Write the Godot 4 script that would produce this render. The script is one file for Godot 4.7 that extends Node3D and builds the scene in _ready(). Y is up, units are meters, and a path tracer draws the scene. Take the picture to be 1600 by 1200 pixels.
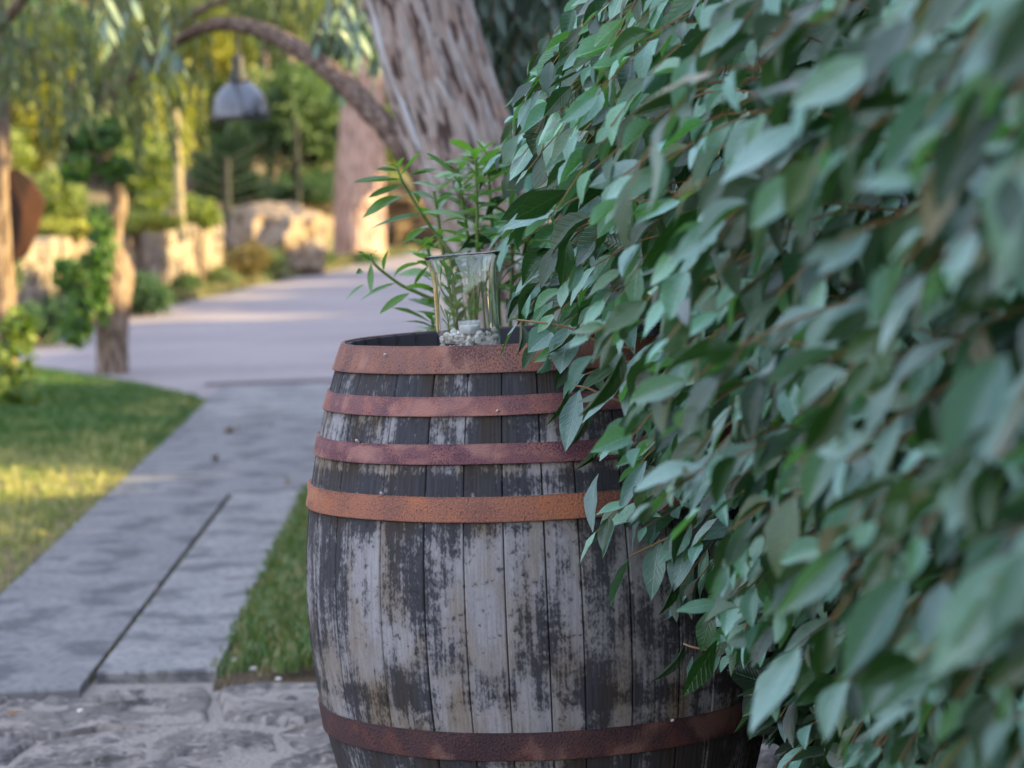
extends Node3D
# A weathered wine barrel beside a leafy hedge, a slab path, a road and a sunlit garden behind.

const TAU_ := TAU
var rng := RandomNumberGenerator.new()
var used := {}
var sway := FastNoiseLite.new()

# ------------------------------------------------------------------ naming and tagging
func put(node: Node3D, called: String, parent: Node = null) -> Node3D:
	var host: Node = parent if parent else self
	var key := str(host.get_instance_id()) + called
	var n: int = used.get(key, 0)
	used[key] = n + 1
	node.name = called if n == 0 else "%s_%03d" % [called, n]
	host.add_child(node, true)
	return node

func base(called: String, at := Vector3.ZERO) -> Node3D:
	var o := Node3D.new()
	o.position = at
	return put(o, called)

func obj(called: String, mesh: Mesh, mat: Material, parent: Node = null, xf := Transform3D()) -> MeshInstance3D:
	var o := MeshInstance3D.new()
	o.mesh = mesh
	o.material_override = mat
	o.transform = xf
	put(o, called, parent)
	return o

func tag(o: Node, label: String, category := "", group := "", kind := "") -> void:
	if label: o.set_meta("label", label)
	if category: o.set_meta("category", category)
	if group: o.set_meta("group", group)
	if kind: o.set_meta("kind", kind)

func many(called: String, mesh: Mesh, mat: Material, xfs: Array, cols: Array, parent: Node = null) -> MultiMeshInstance3D:
	var mm := MultiMesh.new()
	mm.transform_format = MultiMesh.TRANSFORM_3D
	mm.use_colors = true
	mm.mesh = mesh
	mm.instance_count = xfs.size()
	for i in xfs.size():
		mm.set_instance_transform(i, xfs[i])
		mm.set_instance_color(i, cols[i])
	var o := MultiMeshInstance3D.new()
	o.multimesh = mm
	o.material_override = mat
	o.set_meta("kind", "stuff")
	put(o, called, parent)
	return o

# ------------------------------------------------------------------ geometry helpers
func lin(r: float, g: float, b: float) -> Color:
	return Color(r, g, b).linear_to_srgb()

# rows x cols grid of points, front side where (along columns) x (along rows) points
func grid(p: PackedVector3Array, uv: PackedVector2Array, rows: int, cols: int, wrap := false) -> ArrayMesh:
	var nr := PackedVector3Array()
	nr.resize(p.size())
	for r in rows:
		for c in cols:
			var c0 := c - 1
			var c1 := c + 1
			if wrap:
				if c0 < 0: c0 = cols - 2
				if c1 > cols - 1: c1 = 1
			c0 = maxi(c0, 0)
			c1 = mini(c1, cols - 1)
			var r0 := maxi(r - 1, 0)
			var r1 := mini(r + 1, rows - 1)
			var n := (p[r * cols + c1] - p[r * cols + c0]).cross(p[r1 * cols + c] - p[r0 * cols + c])
			nr[r * cols + c] = n.normalized() if n.length() > 1e-12 else Vector3.UP
	var ix := PackedInt32Array()
	for r in rows - 1:
		for c in cols - 1:
			var a := r * cols + c
			ix.append_array([a, a + cols + 1, a + 1, a, a + cols, a + cols + 1])
	var arr := []
	arr.resize(Mesh.ARRAY_MAX)
	arr[Mesh.ARRAY_VERTEX] = p
	arr[Mesh.ARRAY_NORMAL] = nr
	arr[Mesh.ARRAY_TEX_UV] = uv
	arr[Mesh.ARRAY_INDEX] = ix
	var m := ArrayMesh.new()
	m.add_surface_from_arrays(Mesh.PRIMITIVE_TRIANGLES, arr)
	return m

# a tapered, bumpy tube through points
func tube(pts: Array, rad: Array, segs: int, lumps := 0.0, lump_f := 3.0, vscale := 1.0, steps := 4, seed_ := 1) -> ArrayMesh:
	sway.seed = seed_
	sway.frequency = 1.0
	var cur: Array = []
	var rr: Array = []
	for i in pts.size() - 1:
		var p0: Vector3 = pts[maxi(i - 1, 0)]
		var p1: Vector3 = pts[i]
		var p2: Vector3 = pts[i + 1]
		var p3: Vector3 = pts[mini(i + 2, pts.size() - 1)]
		for k in steps:
			var t := float(k) / steps
			cur.append(p1.cubic_interpolate(p2, p0, p3, t))
			rr.append(lerpf(rad[i], rad[i + 1], t))
	cur.append(pts[-1])
	rr.append(rad[-1])
	var P := PackedVector3Array()
	var U := PackedVector2Array()
	var along := 0.0
	for i in cur.size():
		var a: Vector3 = cur[maxi(i - 1, 0)]
		var b: Vector3 = cur[mini(i + 1, cur.size() - 1)]
		var d := (b - a).normalized()
		var x := d.cross(Vector3(0.13, 0.05, 1.0)).normalized()
		if absf(d.z) > 0.9: x = d.cross(Vector3(0, 1, 0.05)).normalized()
		var z := x.cross(d).normalized()
		if i: along += (cur[i] - cur[i - 1]).length()
		for k in segs + 1:
			var f := TAU * float(k % segs) / segs
			var r: float = rr[i]
			if lumps > 0.0:
				r *= 1.0 + lumps * sway.get_noise_3d(cos(f) * lump_f * 0.35, along * lump_f * 0.25 / maxf(r, 0.02) * 0.1, sin(f) * lump_f * 0.35) * 1.6
			P.append(cur[i] + (x * cos(f) - z * sin(f)) * r)
			U.append(Vector2(float(k) / segs, along * vscale))
	return grid(P, U, cur.size(), segs + 1, true)

func quad(st: SurfaceTool, a: Vector3, b: Vector3, c: Vector3, d: Vector3) -> void:   # counter-clockwise seen from its front
	for v in [a, c, b, a, d, c]: st.add_vertex(v)

func tri(st: SurfaceTool, a: Vector3, b: Vector3, c: Vector3) -> void:
	for v in [a, c, b]: st.add_vertex(v)

func begin(smooth := false) -> SurfaceTool:
	var st := SurfaceTool.new()
	st.begin(Mesh.PRIMITIVE_TRIANGLES)
	st.set_smooth_group(0 if smooth else -1)
	return st

func done(st: SurfaceTool) -> ArrayMesh:
	st.generate_normals()
	return st.commit()

func lathe(prof: Array, segs: int) -> ArrayMesh:   # prof: Vector2(radius, y), outside surface when y runs upwards
	var P := PackedVector3Array()
	var U := PackedVector2Array()
	for i in prof.size():
		for k in segs + 1:
			var f := TAU * float(k % segs) / segs
			P.append(Vector3(cos(f) * prof[i].x, prof[i].y, -sin(f) * prof[i].x))
			U.append(Vector2(float(k) / segs, prof[i].y))
	return grid(P, U, prof.size(), segs + 1, true)

# irregular stone: a cube-sphere pushed towards a box and roughened
func stone_mesh(seed_: int, boxy: float, rough: float, n := 3) -> ArrayMesh:
	sway.seed = seed_
	sway.frequency = 1.3
	var st := begin(false)
	for f in 6:
		var ax := Vector3.ZERO
		ax[f % 3] = 1.0 if f < 3 else -1.0
		var u := Vector3.ZERO
		u[(f + 1) % 3] = 1.0
		var v := ax.cross(u)
		for i in n:
			for j in n:
				var q := []
				for w in [[i, j], [i + 1, j], [i + 1, j + 1], [i, j + 1]]:
					var cpt: Vector3 = ax + u * (2.0 * w[0] / n - 1.0) + v * (2.0 * w[1] / n - 1.0)
					var s := cpt.normalized()
					var p := s.lerp(cpt * 0.82, boxy)
					q.append(p * (0.5 + rough * sway.get_noise_3dv(s * 1.5)))
				quad(st, q[0], q[1], q[2], q[3])
	return done(st)

# leaf in unit space: base at the origin, tip at +Y, upper side +Z, width 1
func leaf_mesh(rows: int, blunt: float, fold: float, curl: float, wave: float, phase: float, twist := 0.0, half := 2) -> ArrayMesh:
	var P := PackedVector3Array()
	var U := PackedVector2Array()
	var cols := half * 2 + 1
	for r in rows + 1:
		var t := float(r) / rows
		var w := 0.5 * pow(maxf(sin(PI * pow(t, blunt)), 0.0), 0.95)
		if r == 0: w = 0.02
		if r == rows: w = 0.004
		for c in cols:
			var s := float(c - half) / half
			var z := fold * absf(s) * w * 2.0 - curl * t * t + wave * sin(t * 13.0 + phase + s * 1.3) * absf(s) * sin(PI * t) * 0.5
			var tw := twist * t
			P.append(Vector3(s * w * cos(tw), t, z + s * w * sin(tw)))
			U.append(Vector2(0.5 + s * 0.5, t))
	# front where columns x rows = +X x +Y = +Z
	return grid(P, U, rows + 1, cols)

func leaf_xf(at: Vector3, axis: Vector3, up: Vector3, length: float, width: float) -> Transform3D:
	var y := axis.normalized()
	var x := y.cross(up)
	if x.length() < 1e-4: x = y.cross(Vector3(0.3, 0.2, 0.9))
	x = x.normalized()
	var z := x.cross(y).normalized()
	return Transform3D(Basis(x * width, y * length, z * length), at)

func rv() -> Vector3:
	return Vector3(rng.randf_range(-1, 1), rng.randf_range(-1, 1), rng.randf_range(-1, 1))

func cluster_mesh(n: int, long: float, wide: float, seed_: int) -> ArrayMesh:   # a twig of small leaves, for far foliage
	var g := RandomNumberGenerator.new()
	g.seed = seed_
	var st := begin(false)
	for i in n:
		var d := Vector3(g.randf_range(-1, 1), g.randf_range(-0.9, 0.7), g.randf_range(-1, 1)).normalized()
		var b := Vector3(g.randf_range(-1, 1), g.randf_range(-1, 1), g.randf_range(-1, 1)) * 0.35
		var s := d.cross(Vector3(g.randf_range(-1, 1), g.randf_range(-1, 1), g.randf_range(-1, 1))).normalized() * wide * 0.5
		var e := b + d * long
		var m1 := b + d * long * 0.45 + s
		var m2 := b + d * long * 0.45 - s
		tri(st, b, m2, m1)
		tri(st, m1, m2, e)
	return done(st)

# ------------------------------------------------------------------ textures
func noise(w: int, h: int, sd: int, freq: float, oct: int, sx := 1, sy := 1) -> PackedByteArray:
	var f := FastNoiseLite.new()
	f.noise_type = FastNoiseLite.TYPE_SIMPLEX_SMOOTH
	f.seed = sd
	f.frequency = freq
	f.fractal_octaves = oct
	f.fractal_type = FastNoiseLite.FRACTAL_FBM if oct > 1 else FastNoiseLite.FRACTAL_NONE
	var im := f.get_seamless_image(maxi(w / sx, 8), maxi(h / sy, 8), false, false, 0.1)
	im.convert(Image.FORMAT_L8)
	if sx != 1 or sy != 1: im.resize(w, h, Image.INTERPOLATE_CUBIC)
	return im.get_data()

func tex(bytes: PackedByteArray, w: int, h: int, fmt: int) -> ImageTexture:
	return ImageTexture.create_from_image(Image.create_from_data(w, h, false, fmt, bytes))

var TO_SRGB := PackedByteArray()
func srgb_table() -> void:
	TO_SRGB.resize(1024)
	for i in 1024:
		TO_SRGB[i] = int(clampf(Color(i / 1023.0, 0, 0).linear_to_srgb().r * 255.0, 0, 255))

func mix_tex(w: int, h: int, layers: Array, base_c: Vector3) -> ImageTexture:
	# layers: [noise bytes, from, to, colour]: lerp the colour in where the noise passes from..to
	var out := PackedByteArray()
	out.resize(w * h * 3)
	var ramps := []
	for L in layers:
		var ramp := PackedFloat32Array()
		for i in 256: ramp.append(smoothstep(L[1], L[2], i / 255.0) * (L[4] if L.size() > 4 else 1.0))
		ramps.append(ramp)
	for i in w * h:
		var c := base_c
		for k in layers.size():
			c = c.lerp(layers[k][3], ramps[k][layers[k][0][i]])
		out[i * 3] = TO_SRGB[int(c.x * 1023.0)]
		out[i * 3 + 1] = TO_SRGB[int(c.y * 1023.0)]
		out[i * 3 + 2] = TO_SRGB[int(c.z * 1023.0)]
	return tex(out, w, h, Image.FORMAT_RGB8)

func mat(albedo: Color, rough := 0.85, spec := 0.4) -> StandardMaterial3D:
	var m := StandardMaterial3D.new()
	m.albedo_color = albedo
	m.roughness = rough
	m.metallic_specular = spec
	return m

func leafy(albedo: Color, rough: float, back: Color, vcol := true, spec := 0.5) -> StandardMaterial3D:
	var m := mat(albedo, rough, spec)
	m.vertex_color_use_as_albedo = vcol
	m.backlight_enabled = true
	m.backlight = back
	m.cull_mode = BaseMaterial3D.CULL_DISABLED
	return m

func relief(m: StandardMaterial3D, height: Texture2D, cm: float) -> void:
	m.heightmap_enabled = true
	m.heightmap_texture = height
	m.heightmap_scale = cm

# ------------------------------------------------------------------ land
func road_y(d: float) -> float:
	return maxf(0.0, 0.019 * (d - 17.4))

func road_edge(d: float) -> float:   # x of the road's left edge at distance d
	var t := [[17.0, -5.4], [24.2, -4.6], [28.0, -4.18], [35.0, -3.27], [40.4, -2.35], [44.6, -1.7], [50.0, 3.0], [60.0, 14.0]]
	for i in t.size() - 1:
		if d <= t[i + 1][0]: return lerpf(t[i][1], t[i + 1][1], clampf((d - t[i][0]) / (t[i + 1][0] - t[i][0]), 0, 1))
	return 14.0

func land_y(x: float, d: float) -> float:
	var y := road_y(minf(d, 50.0))
	if d > 19.0:
		var beyond := road_edge(d) - 0.55 - x
		if d > 47.0: beyond = maxf(beyond, d - 47.5)
		if beyond > 0.0:
			y += 0.12 * minf(beyond, 0.6) + smoothstep(0.5, 1.1, beyond) * 0.62 + maxf(0.0, beyond - 1.0) * 0.10
		y += maxf(0.0, d - 52.0) * 0.36
	return y

func _ready() -> void:
	rng.seed = 20240611
	# ---------------- camera
	var cam := Camera3D.new()
	cam.name = "camera"
	add_child(cam)
	cam.position = Vector3(0, 1.177, 0)
	cam.rotation = Vector3(deg_to_rad(-3.86), 0, deg_to_rad(-2.0))
	var lens := CameraAttributesPhysical.new()
	lens.frustum_focal_length = 80.0
	lens.frustum_focus_distance = 4.02
	lens.frustum_near = 0.1
	lens.frustum_far = 400.0
	lens.exposure_aperture = 80.0 / 17.5
	cam.attributes = lens
	cam.fov = 17.06
	cam.near = 0.1
	cam.far = 400.0
	cam.current = true
	print("fov ", cam.fov)
	# ---------------- sky, sun, exposure
	var env := Environment.new()
	env.background_mode = Environment.BG_SKY
	var sky := Sky.new()
	var sm := ProceduralSkyMaterial.new()
	sm.sky_top_color = Color(0.65, 0.705, 0.82)
	sm.sky_horizon_color = Color(0.88, 0.89, 0.90)
	sm.sky_curve = 0.2
	sm.ground_bottom_color = Color(0.25, 0.24, 0.2)
	sm.ground_horizon_color = Color(0.5, 0.5, 0.46)
	sm.sun_angle_max = 30.0
	sky.sky_material = sm
	env.sky = sky
	env.tonemap_mode = Environment.TONE_MAPPER_LINEAR
	env.tonemap_exposure = 4.2
	env.sdfgi_enabled = true
	env.ssao_enabled = true
	env.ssil_enabled = true
	var we := WorldEnvironment.new()
	we.name = "world_environment"
	we.environment = env
	add_child(we)
	var sun := DirectionalLight3D.new()
	sun.name = "sun"
	sun.light_energy = 1.6
	sun.light_color = Color(1.0, 0.90, 0.64)
	sun.light_angular_distance = 0.5
	sun.shadow_enabled = true
	add_child(sun)
	sun.look_at_from_position(Vector3(0.935, 0.292, 0.25) * 10.0, Vector3.ZERO)
	srgb_table()
	land()
	garden_structures()
	far_garden()
	trees()
	barrel()
	vase()
	hedge()
	shoots_plant()
	small_things()

# ------------------------------------------------------------------ ground, road, path, paving, lawn
func sheet(x0: float, x1: float, d0: float, d1: float, nx: int, nd: int, h: Callable, uvs: float) -> ArrayMesh:
	var P := PackedVector3Array()
	var U := PackedVector2Array()
	for r in nd + 1:
		var d := lerpf(d0, d1, float(r) / nd)
		for c in nx + 1:
			var x := lerpf(x0, x1, float(c) / nx)
			P.append(Vector3(x, h.call(x, d), -d))
			U.append(Vector2(x, d) * uvs)
	return grid(P, U, nd + 1, nx + 1)

func poly_slab(corners: Array, top: float, bottom: float, bev: float, uvs: float, inner := 0.0, sd := 0) -> ArrayMesh:
	# corners counter-clockwise seen from above; a slab with a bevelled edge, a slightly uneven top
	sway.seed = sd + 5
	sway.frequency = 3.0
	var st := begin(inner > 0.0)
	var n := corners.size()
	var mid := Vector2.ZERO
	for c in corners: mid += c / n
	var rings := [[0.0, bottom], [0.0, top - bev], [bev, top]]
	if inner > 0.0: rings.append_array([[0.04, top], [0.08, top], [0.13, top], [0.19, top], [0.26, top]])
	var pts := []
	for R in rings:
		var ring := []
		for i in n:
			var c: Vector2 = corners[i]
			var q := c.move_toward(mid, R[0] * 1.4)
			var wob := sway.get_noise_2d(q.x * 1.3, q.y * 2.6) * (0.034 if inner > 0.0 and R[1] == top else 0.0)
			ring.append(Vector3(q.x, R[1] + wob, q.y))
		pts.append(ring)
	for k in rings.size() - 1:
		for i in n:
			var j := (i + 1) % n
			_uvq(st, pts[k][i], pts[k][j], pts[k + 1][j], pts[k + 1][i], uvs)
	var m3 := Vector3(mid.x, top + (0.034 * sway.get_noise_2d(mid.x * 1.3, mid.y * 2.6) if inner > 0.0 else 0.0), mid.y)
	var last: Array = pts[-1]
	for i in n:
		var j := (i + 1) % n
		for v in [last[i], m3, last[j]]:
			st.set_uv(Vector2(v.x, v.z) * uvs)
			st.add_vertex(v)
	return done(st)

func _uvq(st: SurfaceTool, a: Vector3, b: Vector3, c: Vector3, d: Vector3, uvs: float) -> void:
	for v in [a, c, b, a, d, c]:
		st.set_uv(Vector2(v.x + v.y * 0.3, v.z + v.y) * uvs)
		st.add_vertex(v)

var soil_m: StandardMaterial3D
var stone_m: Array = []
var grass_xf := []

func land() -> void:
	# ground sheet to the horizon
	var n1 := noise(512, 512, 3, 0.02, 4)
	var n2 := noise(512, 512, 4, 0.09, 3)
	soil_m = mat(Color.WHITE, 0.95, 0.2)
	soil_m.albedo_texture = mix_tex(512, 512, [[n1, 0.35, 0.65, Vector3(0.13, 0.095, 0.06)], [n2, 0.5, 0.8, Vector3(0.05, 0.042, 0.03)]], Vector3(0.125, 0.09, 0.06))
	relief(soil_m, tex(n2, 512, 512, Image.FORMAT_L8), 2.0)
	var g := obj("ground", sheet(-150, 150, -60, 300, 60, 72, func(x, d): return land_y(x, d) - (0.10 if d < 16.0 or d > 108.0 or x < -29.0 or x > 24.0 else 2.5), 0.6), soil_m)
	tag(g, "brown garden soil under lawn and road", "", "", "structure")
	# hill with finer cells where the road bank and slope are seen
	var slope_m := mat(Color.WHITE, 0.95, 0.2)
	slope_m.albedo_texture = mix_tex(512, 512, [[n1, 0.4, 0.6, Vector3(0.10, 0.11, 0.045)], [n2, 0.55, 0.75, Vector3(0.26, 0.18, 0.12)]], Vector3(0.2, 0.14, 0.1))
	var hl := obj("hill", sheet(-30, 25, 19, 110, 150, 170, func(x, d): return land_y(x, d) - 0.035, 0.25), slope_m)
	tag(hl, "dry grassy slope rising behind the road", "", "", "structure")
	# road
	var r1 := noise(1024, 1024, 11, 0.006, 3, 2, 1)
	var r2 := noise(1024, 1024, 12, 0.05, 3)
	var road_m := mat(Color.WHITE, 0.8, 0.35)
	road_m.albedo_texture = mix_tex(1024, 1024, [[r1, 0.3, 0.7, Vector3(0.25, 0.21, 0.205)], [r2, 0.55, 0.85, Vector3(0.17, 0.14, 0.135), 0.5]], Vector3(0.21, 0.175, 0.175))
	var P := PackedVector3Array()
	var U := PackedVector2Array()
	for i in 65:
		var d := 16.3 + i * 0.52
		for c in 13:
			var x := lerpf(road_edge(d), maxf(9.0, road_edge(d) + 1.0), c / 12.0)
			P.append(Vector3(x, road_y(d) + 0.004 + 0.004 * sin(d * 2.1) - 0.03 * smoothstep(18.6, 18.2, d), -d))
			U.append(Vector2(x, d) * 0.12)
	var rd := obj("road", grid(P, U, 65, 13), road_m)
	tag(rd, "pale mauve concrete road climbing to the right", "", "", "structure")
	# dark kerb line where the path meets the road
	var st := begin()
	_box(st, Vector3(-2.2, -0.05, -18.44), Vector3(6.0, 0.018, -18.3))
	tag(obj("kerb", done(st), mat(lin(0.10, 0.075, 0.075), 0.9)), "dark low kerb between path and road", "", "", "structure")
	# slab path
	var s1 := noise(1024, 1024, 21, 0.007, 5, 1, 1)
	var s2 := noise(1024, 1024, 22, 0.06, 4)
	var s3 := noise(1024, 1024, 23, 0.010, 4, 1, 1)
	var slab_m := mat(Color.WHITE, 0.75, 0.4)
	slab_m.albedo_texture = mix_tex(1024, 1024, [[s1, 0.47, 0.68, Vector3(0.07, 0.07, 0.076), 0.9], [s3, 0.5, 0.8, Vector3(0.25, 0.232, 0.215), 0.6], [s2, 0.54, 0.8, Vector3(0.08, 0.07, 0.06), 0.75], [s2, 0.42, 0.2, Vector3(0.24, 0.225, 0.21), 0.35]], Vector3(0.175, 0.168, 0.165))
	relief(slab_m, tex(s2, 1024, 1024, Image.FORMAT_L8), 0.16)
	var pale_m: StandardMaterial3D = slab_m.duplicate()
	pale_m.albedo_color = Color(1.0, 1.0, 1.0)
	slab_m.albedo_color = Color(0.90, 0.90, 0.91)
	pale_m.uv1_offset = Vector3(0.37, 0.21, 0)
	var path := Node3D.new()
	put(path, "path")
	tag(path, "grey stone slab path leading to the road", "", "", "structure")
	var L := func(d: float) -> float: return -1.345 - 0.0405 * d
	var J := func(d: float) -> float: return -0.972 - 0.0236 * d
	var Rr := func(d: float) -> float: return -0.637 - 0.025 * d
	obj("slab", poly_slab([Vector2(L.call(6.48), -6.47), Vector2(J.call(6.47) - 0.008, -6.48), Vector2(J.call(11.05) - 0.012, -11.05), Vector2(L.call(11.05), -11.05)], 0.0, -0.06, 0.006, 0.42), slab_m, path)
	obj("slab", poly_slab([Vector2(J.call(6.68) + 0.008, -6.69), Vector2(Rr.call(6.66), -6.665), Vector2(Rr.call(11.15), -11.15), Vector2(J.call(11.0) + 0.012, -11.0)], 0.003, -0.06, 0.006, 0.42), pale_m, path)
	obj("slab", poly_slab([Vector2(L.call(11.07), -11.07), Vector2(J.call(11.07), -11.07), Vector2(Rr.call(11.22), -11.22), Vector2(0.3, -11.3), Vector2(0.5, -15.3), Vector2(L.call(15.3), -15.3)], -0.002, -0.06, 0.006, 0.42), slab_m, path)
	obj("slab", poly_slab([Vector2(L.call(15.34), -15.34), Vector2(0.5, -15.34), Vector2(0.6, -18.29), Vector2(L.call(18.29), -18.29)], 0.002, -0.06, 0.008, 0.3), pale_m, path)
	# flagstones in front
	var f1 := noise(1024, 1024, 31, 0.012, 5, 1, 1)
	var f2 := noise(1024, 1024, 32, 0.05, 4)
	var f3 := noise(1024, 1024, 33, 0.006, 3)
	for k in 3:
		var m := mat(lin([1.0, 0.86, 1.0][k], [0.95, 0.83, 0.93][k], [0.89, 0.81, 0.85][k]), 0.85, 0.4)
		if k == 0:
			m.albedo_texture = mix_tex(1024, 1024, [[f3, 0.35, 0.65, Vector3(0.22, 0.195, 0.18)], [f1, 0.5, 0.66, Vector3(0.075, 0.068, 0.068), 0.85], [f2, 0.62, 0.8, Vector3(0.27, 0.24, 0.21), 0.8], [f2, 0.38, 0.2, Vector3(0.03, 0.028, 0.03), 0.8]], Vector3(0.125, 0.112, 0.105))
			relief(m, tex(f1, 1024, 1024, Image.FORMAT_L8), 1.3)
		else:
			m.albedo_texture = stone_m[0].albedo_texture
			relief(m, stone_m[0].heightmap_texture, 1.3)
			m.uv1_offset = Vector3(0.31 * k, 0.17 * k, 0)
		stone_m.append(m)
	var pv := Node3D.new()
	put(pv, "flagstone_paving")
	tag(pv, "rough grey flagstone paving in front of the slab path", "", "", "structure")
	var mortar_m := mat(lin(0.25, 0.22, 0.19), 0.95, 0.2)
	relief(mortar_m, tex(f2, 1024, 1024, Image.FORMAT_L8), 1.0)
	mortar_m.uv1_scale = Vector3(1, 1, 1)
	obj("mortar", sheet(-3.2, 2.4, 2.2, 7.2, 40, 30, func(x, d): return -0.029 + 0.004 * sin(x * 9.0) * sin(d * 7.0), 0.8), mortar_m, pv)
	var seeds := []
	for i in 9:
		for j in 9:
			seeds.append(Vector2(-3.0 + i * 0.64 + (0.3 if j % 2 else 0.0) + rng.randf_range(-0.2, 0.2), -2.4 - j * 0.49 + rng.randf_range(-0.14, 0.14)))
	for i in seeds.size():
		var pg := PackedVector2Array([Vector2(-3.1, -2.3), Vector2(2.3, -2.3), Vector2(2.3, -6.55), Vector2(-3.1, -6.55)])
		for j in seeds.size():
			if i != j: pg = _clip(pg, (seeds[i] + seeds[j]) * 0.5, (seeds[j] - seeds[i]).normalized(), 0.005)
		if pg.size() < 3: continue
		# break the straight edges
		var pts := []
		for a in pg.size():
			var p0 := pg[a]
			var p1 := pg[(a + 1) % pg.size()]
			var nn := maxi(1, int(p0.distance_to(p1) / 0.11))
			for k in nn:
				var q := p0.lerp(p1, float(k) / nn)
				sway.seed = 9
				sway.frequency = 5.0
				pts.append(q.move_toward(seeds[i], 0.004 + 0.02 * sway.get_noise_2d(q.x * 2.0, q.y * 2.0)))
		if Geometry2D.is_polygon_clockwise(PackedVector2Array(pts)) == false: pts.reverse()
		obj("stone", poly_slab(pts, -0.020 + rng.randf_range(-0.005, 0.005), -0.05, 0.010, 0.55, 0.09, 3), stone_m[rng.randi() % 3], pv)
	tag(obj("soil", sheet(-0.80, 1.5, 6.52, 7.15, 30, 10, func(x, d): return -0.016 + 0.006 * sin(x * 21.0 + d * 9.0) * sin(d * 17.0) - 0.03 * smoothstep(6.6, 6.5, d), 1.6), soil_m), "bare brown soil at the near end of the grass strip", "", "", "structure")
	# lawns
	var lawn_m := mat(Color.WHITE, 0.95, 0.2)
	lawn_m.albedo_texture = mix_tex(512, 512, [[n1, 0.35, 0.6, Vector3(0.10, 0.085, 0.04)], [n2, 0.55, 0.75, Vector3(0.24, 0.17, 0.10)]], Vector3(0.15, 0.11, 0.065))
	var Lp := PackedVector3Array()
	var Lu := PackedVector2Array()
	for i in 49:
		var d := 6.5 + i * 0.2786
		for c in 25:
			var xr: float = L.call(d) - 0.02
			if d > 16.6: xr = minf(xr, lerpf(-1.93, -3.4, (d - 16.6) / 3.2))
			var x := lerpf(-9.0, xr, c / 24.0)
			Lp.append(Vector3(x, -0.012 + 0.035 * smoothstep(0.0, 0.8, xr - x) + 0.07 * smoothstep(13.0, 16.5, d) * smoothstep(0.0, 0.5, xr - x), -d))
			Lu.append(Vector2(x, d) * 0.5)
	tag(obj("lawn", grid(Lp, Lu, 49, 25), lawn_m), "lawn soil left of the slab path", "", "", "structure")
	var Lq := PackedVector3Array()
	var Lv := PackedVector2Array()
	for i in 25:
		var d := 6.95 + i * 0.18
		for c in 13:
			var xl: float = Rr.call(d) + 0.01
			var x := lerpf(xl, 1.6, c / 12.0)
			Lq.append(Vector3(x, -0.012 + 0.03 * smoothstep(0.0, 0.4, x - xl), -d))
			Lv.append(Vector2(x, d) * 0.5)
	tag(obj("lawn", grid(Lq, Lv, 25, 13), lawn_m), "lawn strip soil between path and barrel", "", "", "structure")
	# grass blades
	var tuft := begin()
	var gg := RandomNumberGenerator.new()
	gg.seed = 77
	for b in 5:
		var f := gg.randf() * TAU
		var o := Vector3(gg.randf_range(-0.02, 0.02), 0, gg.randf_range(-0.02, 0.02))
		var lean := Vector3(cos(f), 0, sin(f)) * gg.randf_range(0.008, 0.035)
		var hh := gg.randf_range(0.03, 0.062)
		var sd := Vector3(-sin(f), 0, cos(f)) * 0.0022
		var m0 := o + lean * 0.35 + Vector3(0, hh * 0.6, 0)
		quad(tuft, o - sd, o + sd, m0 + sd, m0 - sd)
		tri(tuft, m0 - sd, m0 + sd, o + lean + Vector3(0, hh, 0))
	var tm := done(tuft)
	var gm := leafy(Color.WHITE, 0.55, Color(0.55, 0.7, 0.25), true, 0.4)
	sway.seed = 41
	sway.frequency = 1.1
	var xs := []
	var cs := []
	for i in 62000:
		var d := lerpf(6.6, 19.8, pow(rng.randf(), 0.9))
		var xr: float = L.call(d) - 0.015
		if d > 16.6: xr = minf(xr, lerpf(-1.93, -3.4, (d - 16.6) / 3.2))
		var off := pow(rng.randf(), 1.25) * 2.6 - 0.035 * rng.randf() * (1.0 + sway.get_noise_2d(d * 3.0, 4.0))
		var x := xr - off
		var far := smoothstep(12.3, 14.2, d + sway.get_noise_2d(x, d) * 1.2)
		var dry := clampf(0.95 - far + sway.get_noise_2d(x * 2.3, d * 1.3) * 1.1 + 0.35 * (1.0 - smoothstep(0.05, 0.5, off)), 0, 1)
		if rng.randf() < dry * 0.6: continue
		var y := -0.012 + 0.035 * smoothstep(0.0, 0.8, off) + 0.07 * smoothstep(13.0, 16.5, d) * smoothstep(0.0, 0.5, off)
		var s := rng.randf_range(0.7, 1.15) * (0.75 + 0.45 * far) * (0.6 if off < 0.05 else 1.0)
		xs.append(Transform3D(Basis(Vector3.UP, rng.randf() * TAU).scaled(Vector3(s, s, s)), Vector3(x, y - 0.003, -d)))
		var green := Color(0.05, 0.12, 0.028).lerp(Color(0.10, 0.165, 0.035), rng.randf())
		cs.append(green.lerp(Color(0.48, 0.40, 0.16), clampf(dry * rng.randf_range(0.1, 1.0), 0, 1)))
	tag(many("grass", tm, gm, xs, cs), "short grass with dry patches on the left lawn", "grass", "", "stuff")
	xs = []
	cs = []
	for i in 8000:
		var d := lerpf(22.0, 46.0, rng.randf())
		var x := road_edge(d) + 0.12 - absf(rng.randfn(0.0, 0.45))
		var s := rng.randf_range(1.2, 3.2)
		xs.append(Transform3D(Basis(Vector3.UP, rng.randf() * TAU).scaled(Vector3(s, s, s)), Vector3(x, land_y(x, d) - 0.03, -d)))
		cs.append(Color(0.07, 0.12, 0.04).lerp(Color(0.30, 0.21, 0.11), rng.randf()))
	tag(many("grass", tm, gm, xs, cs), "dry and green grass tufts along the far road verge", "grass", "", "stuff")
	xs = []
	cs = []
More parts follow.
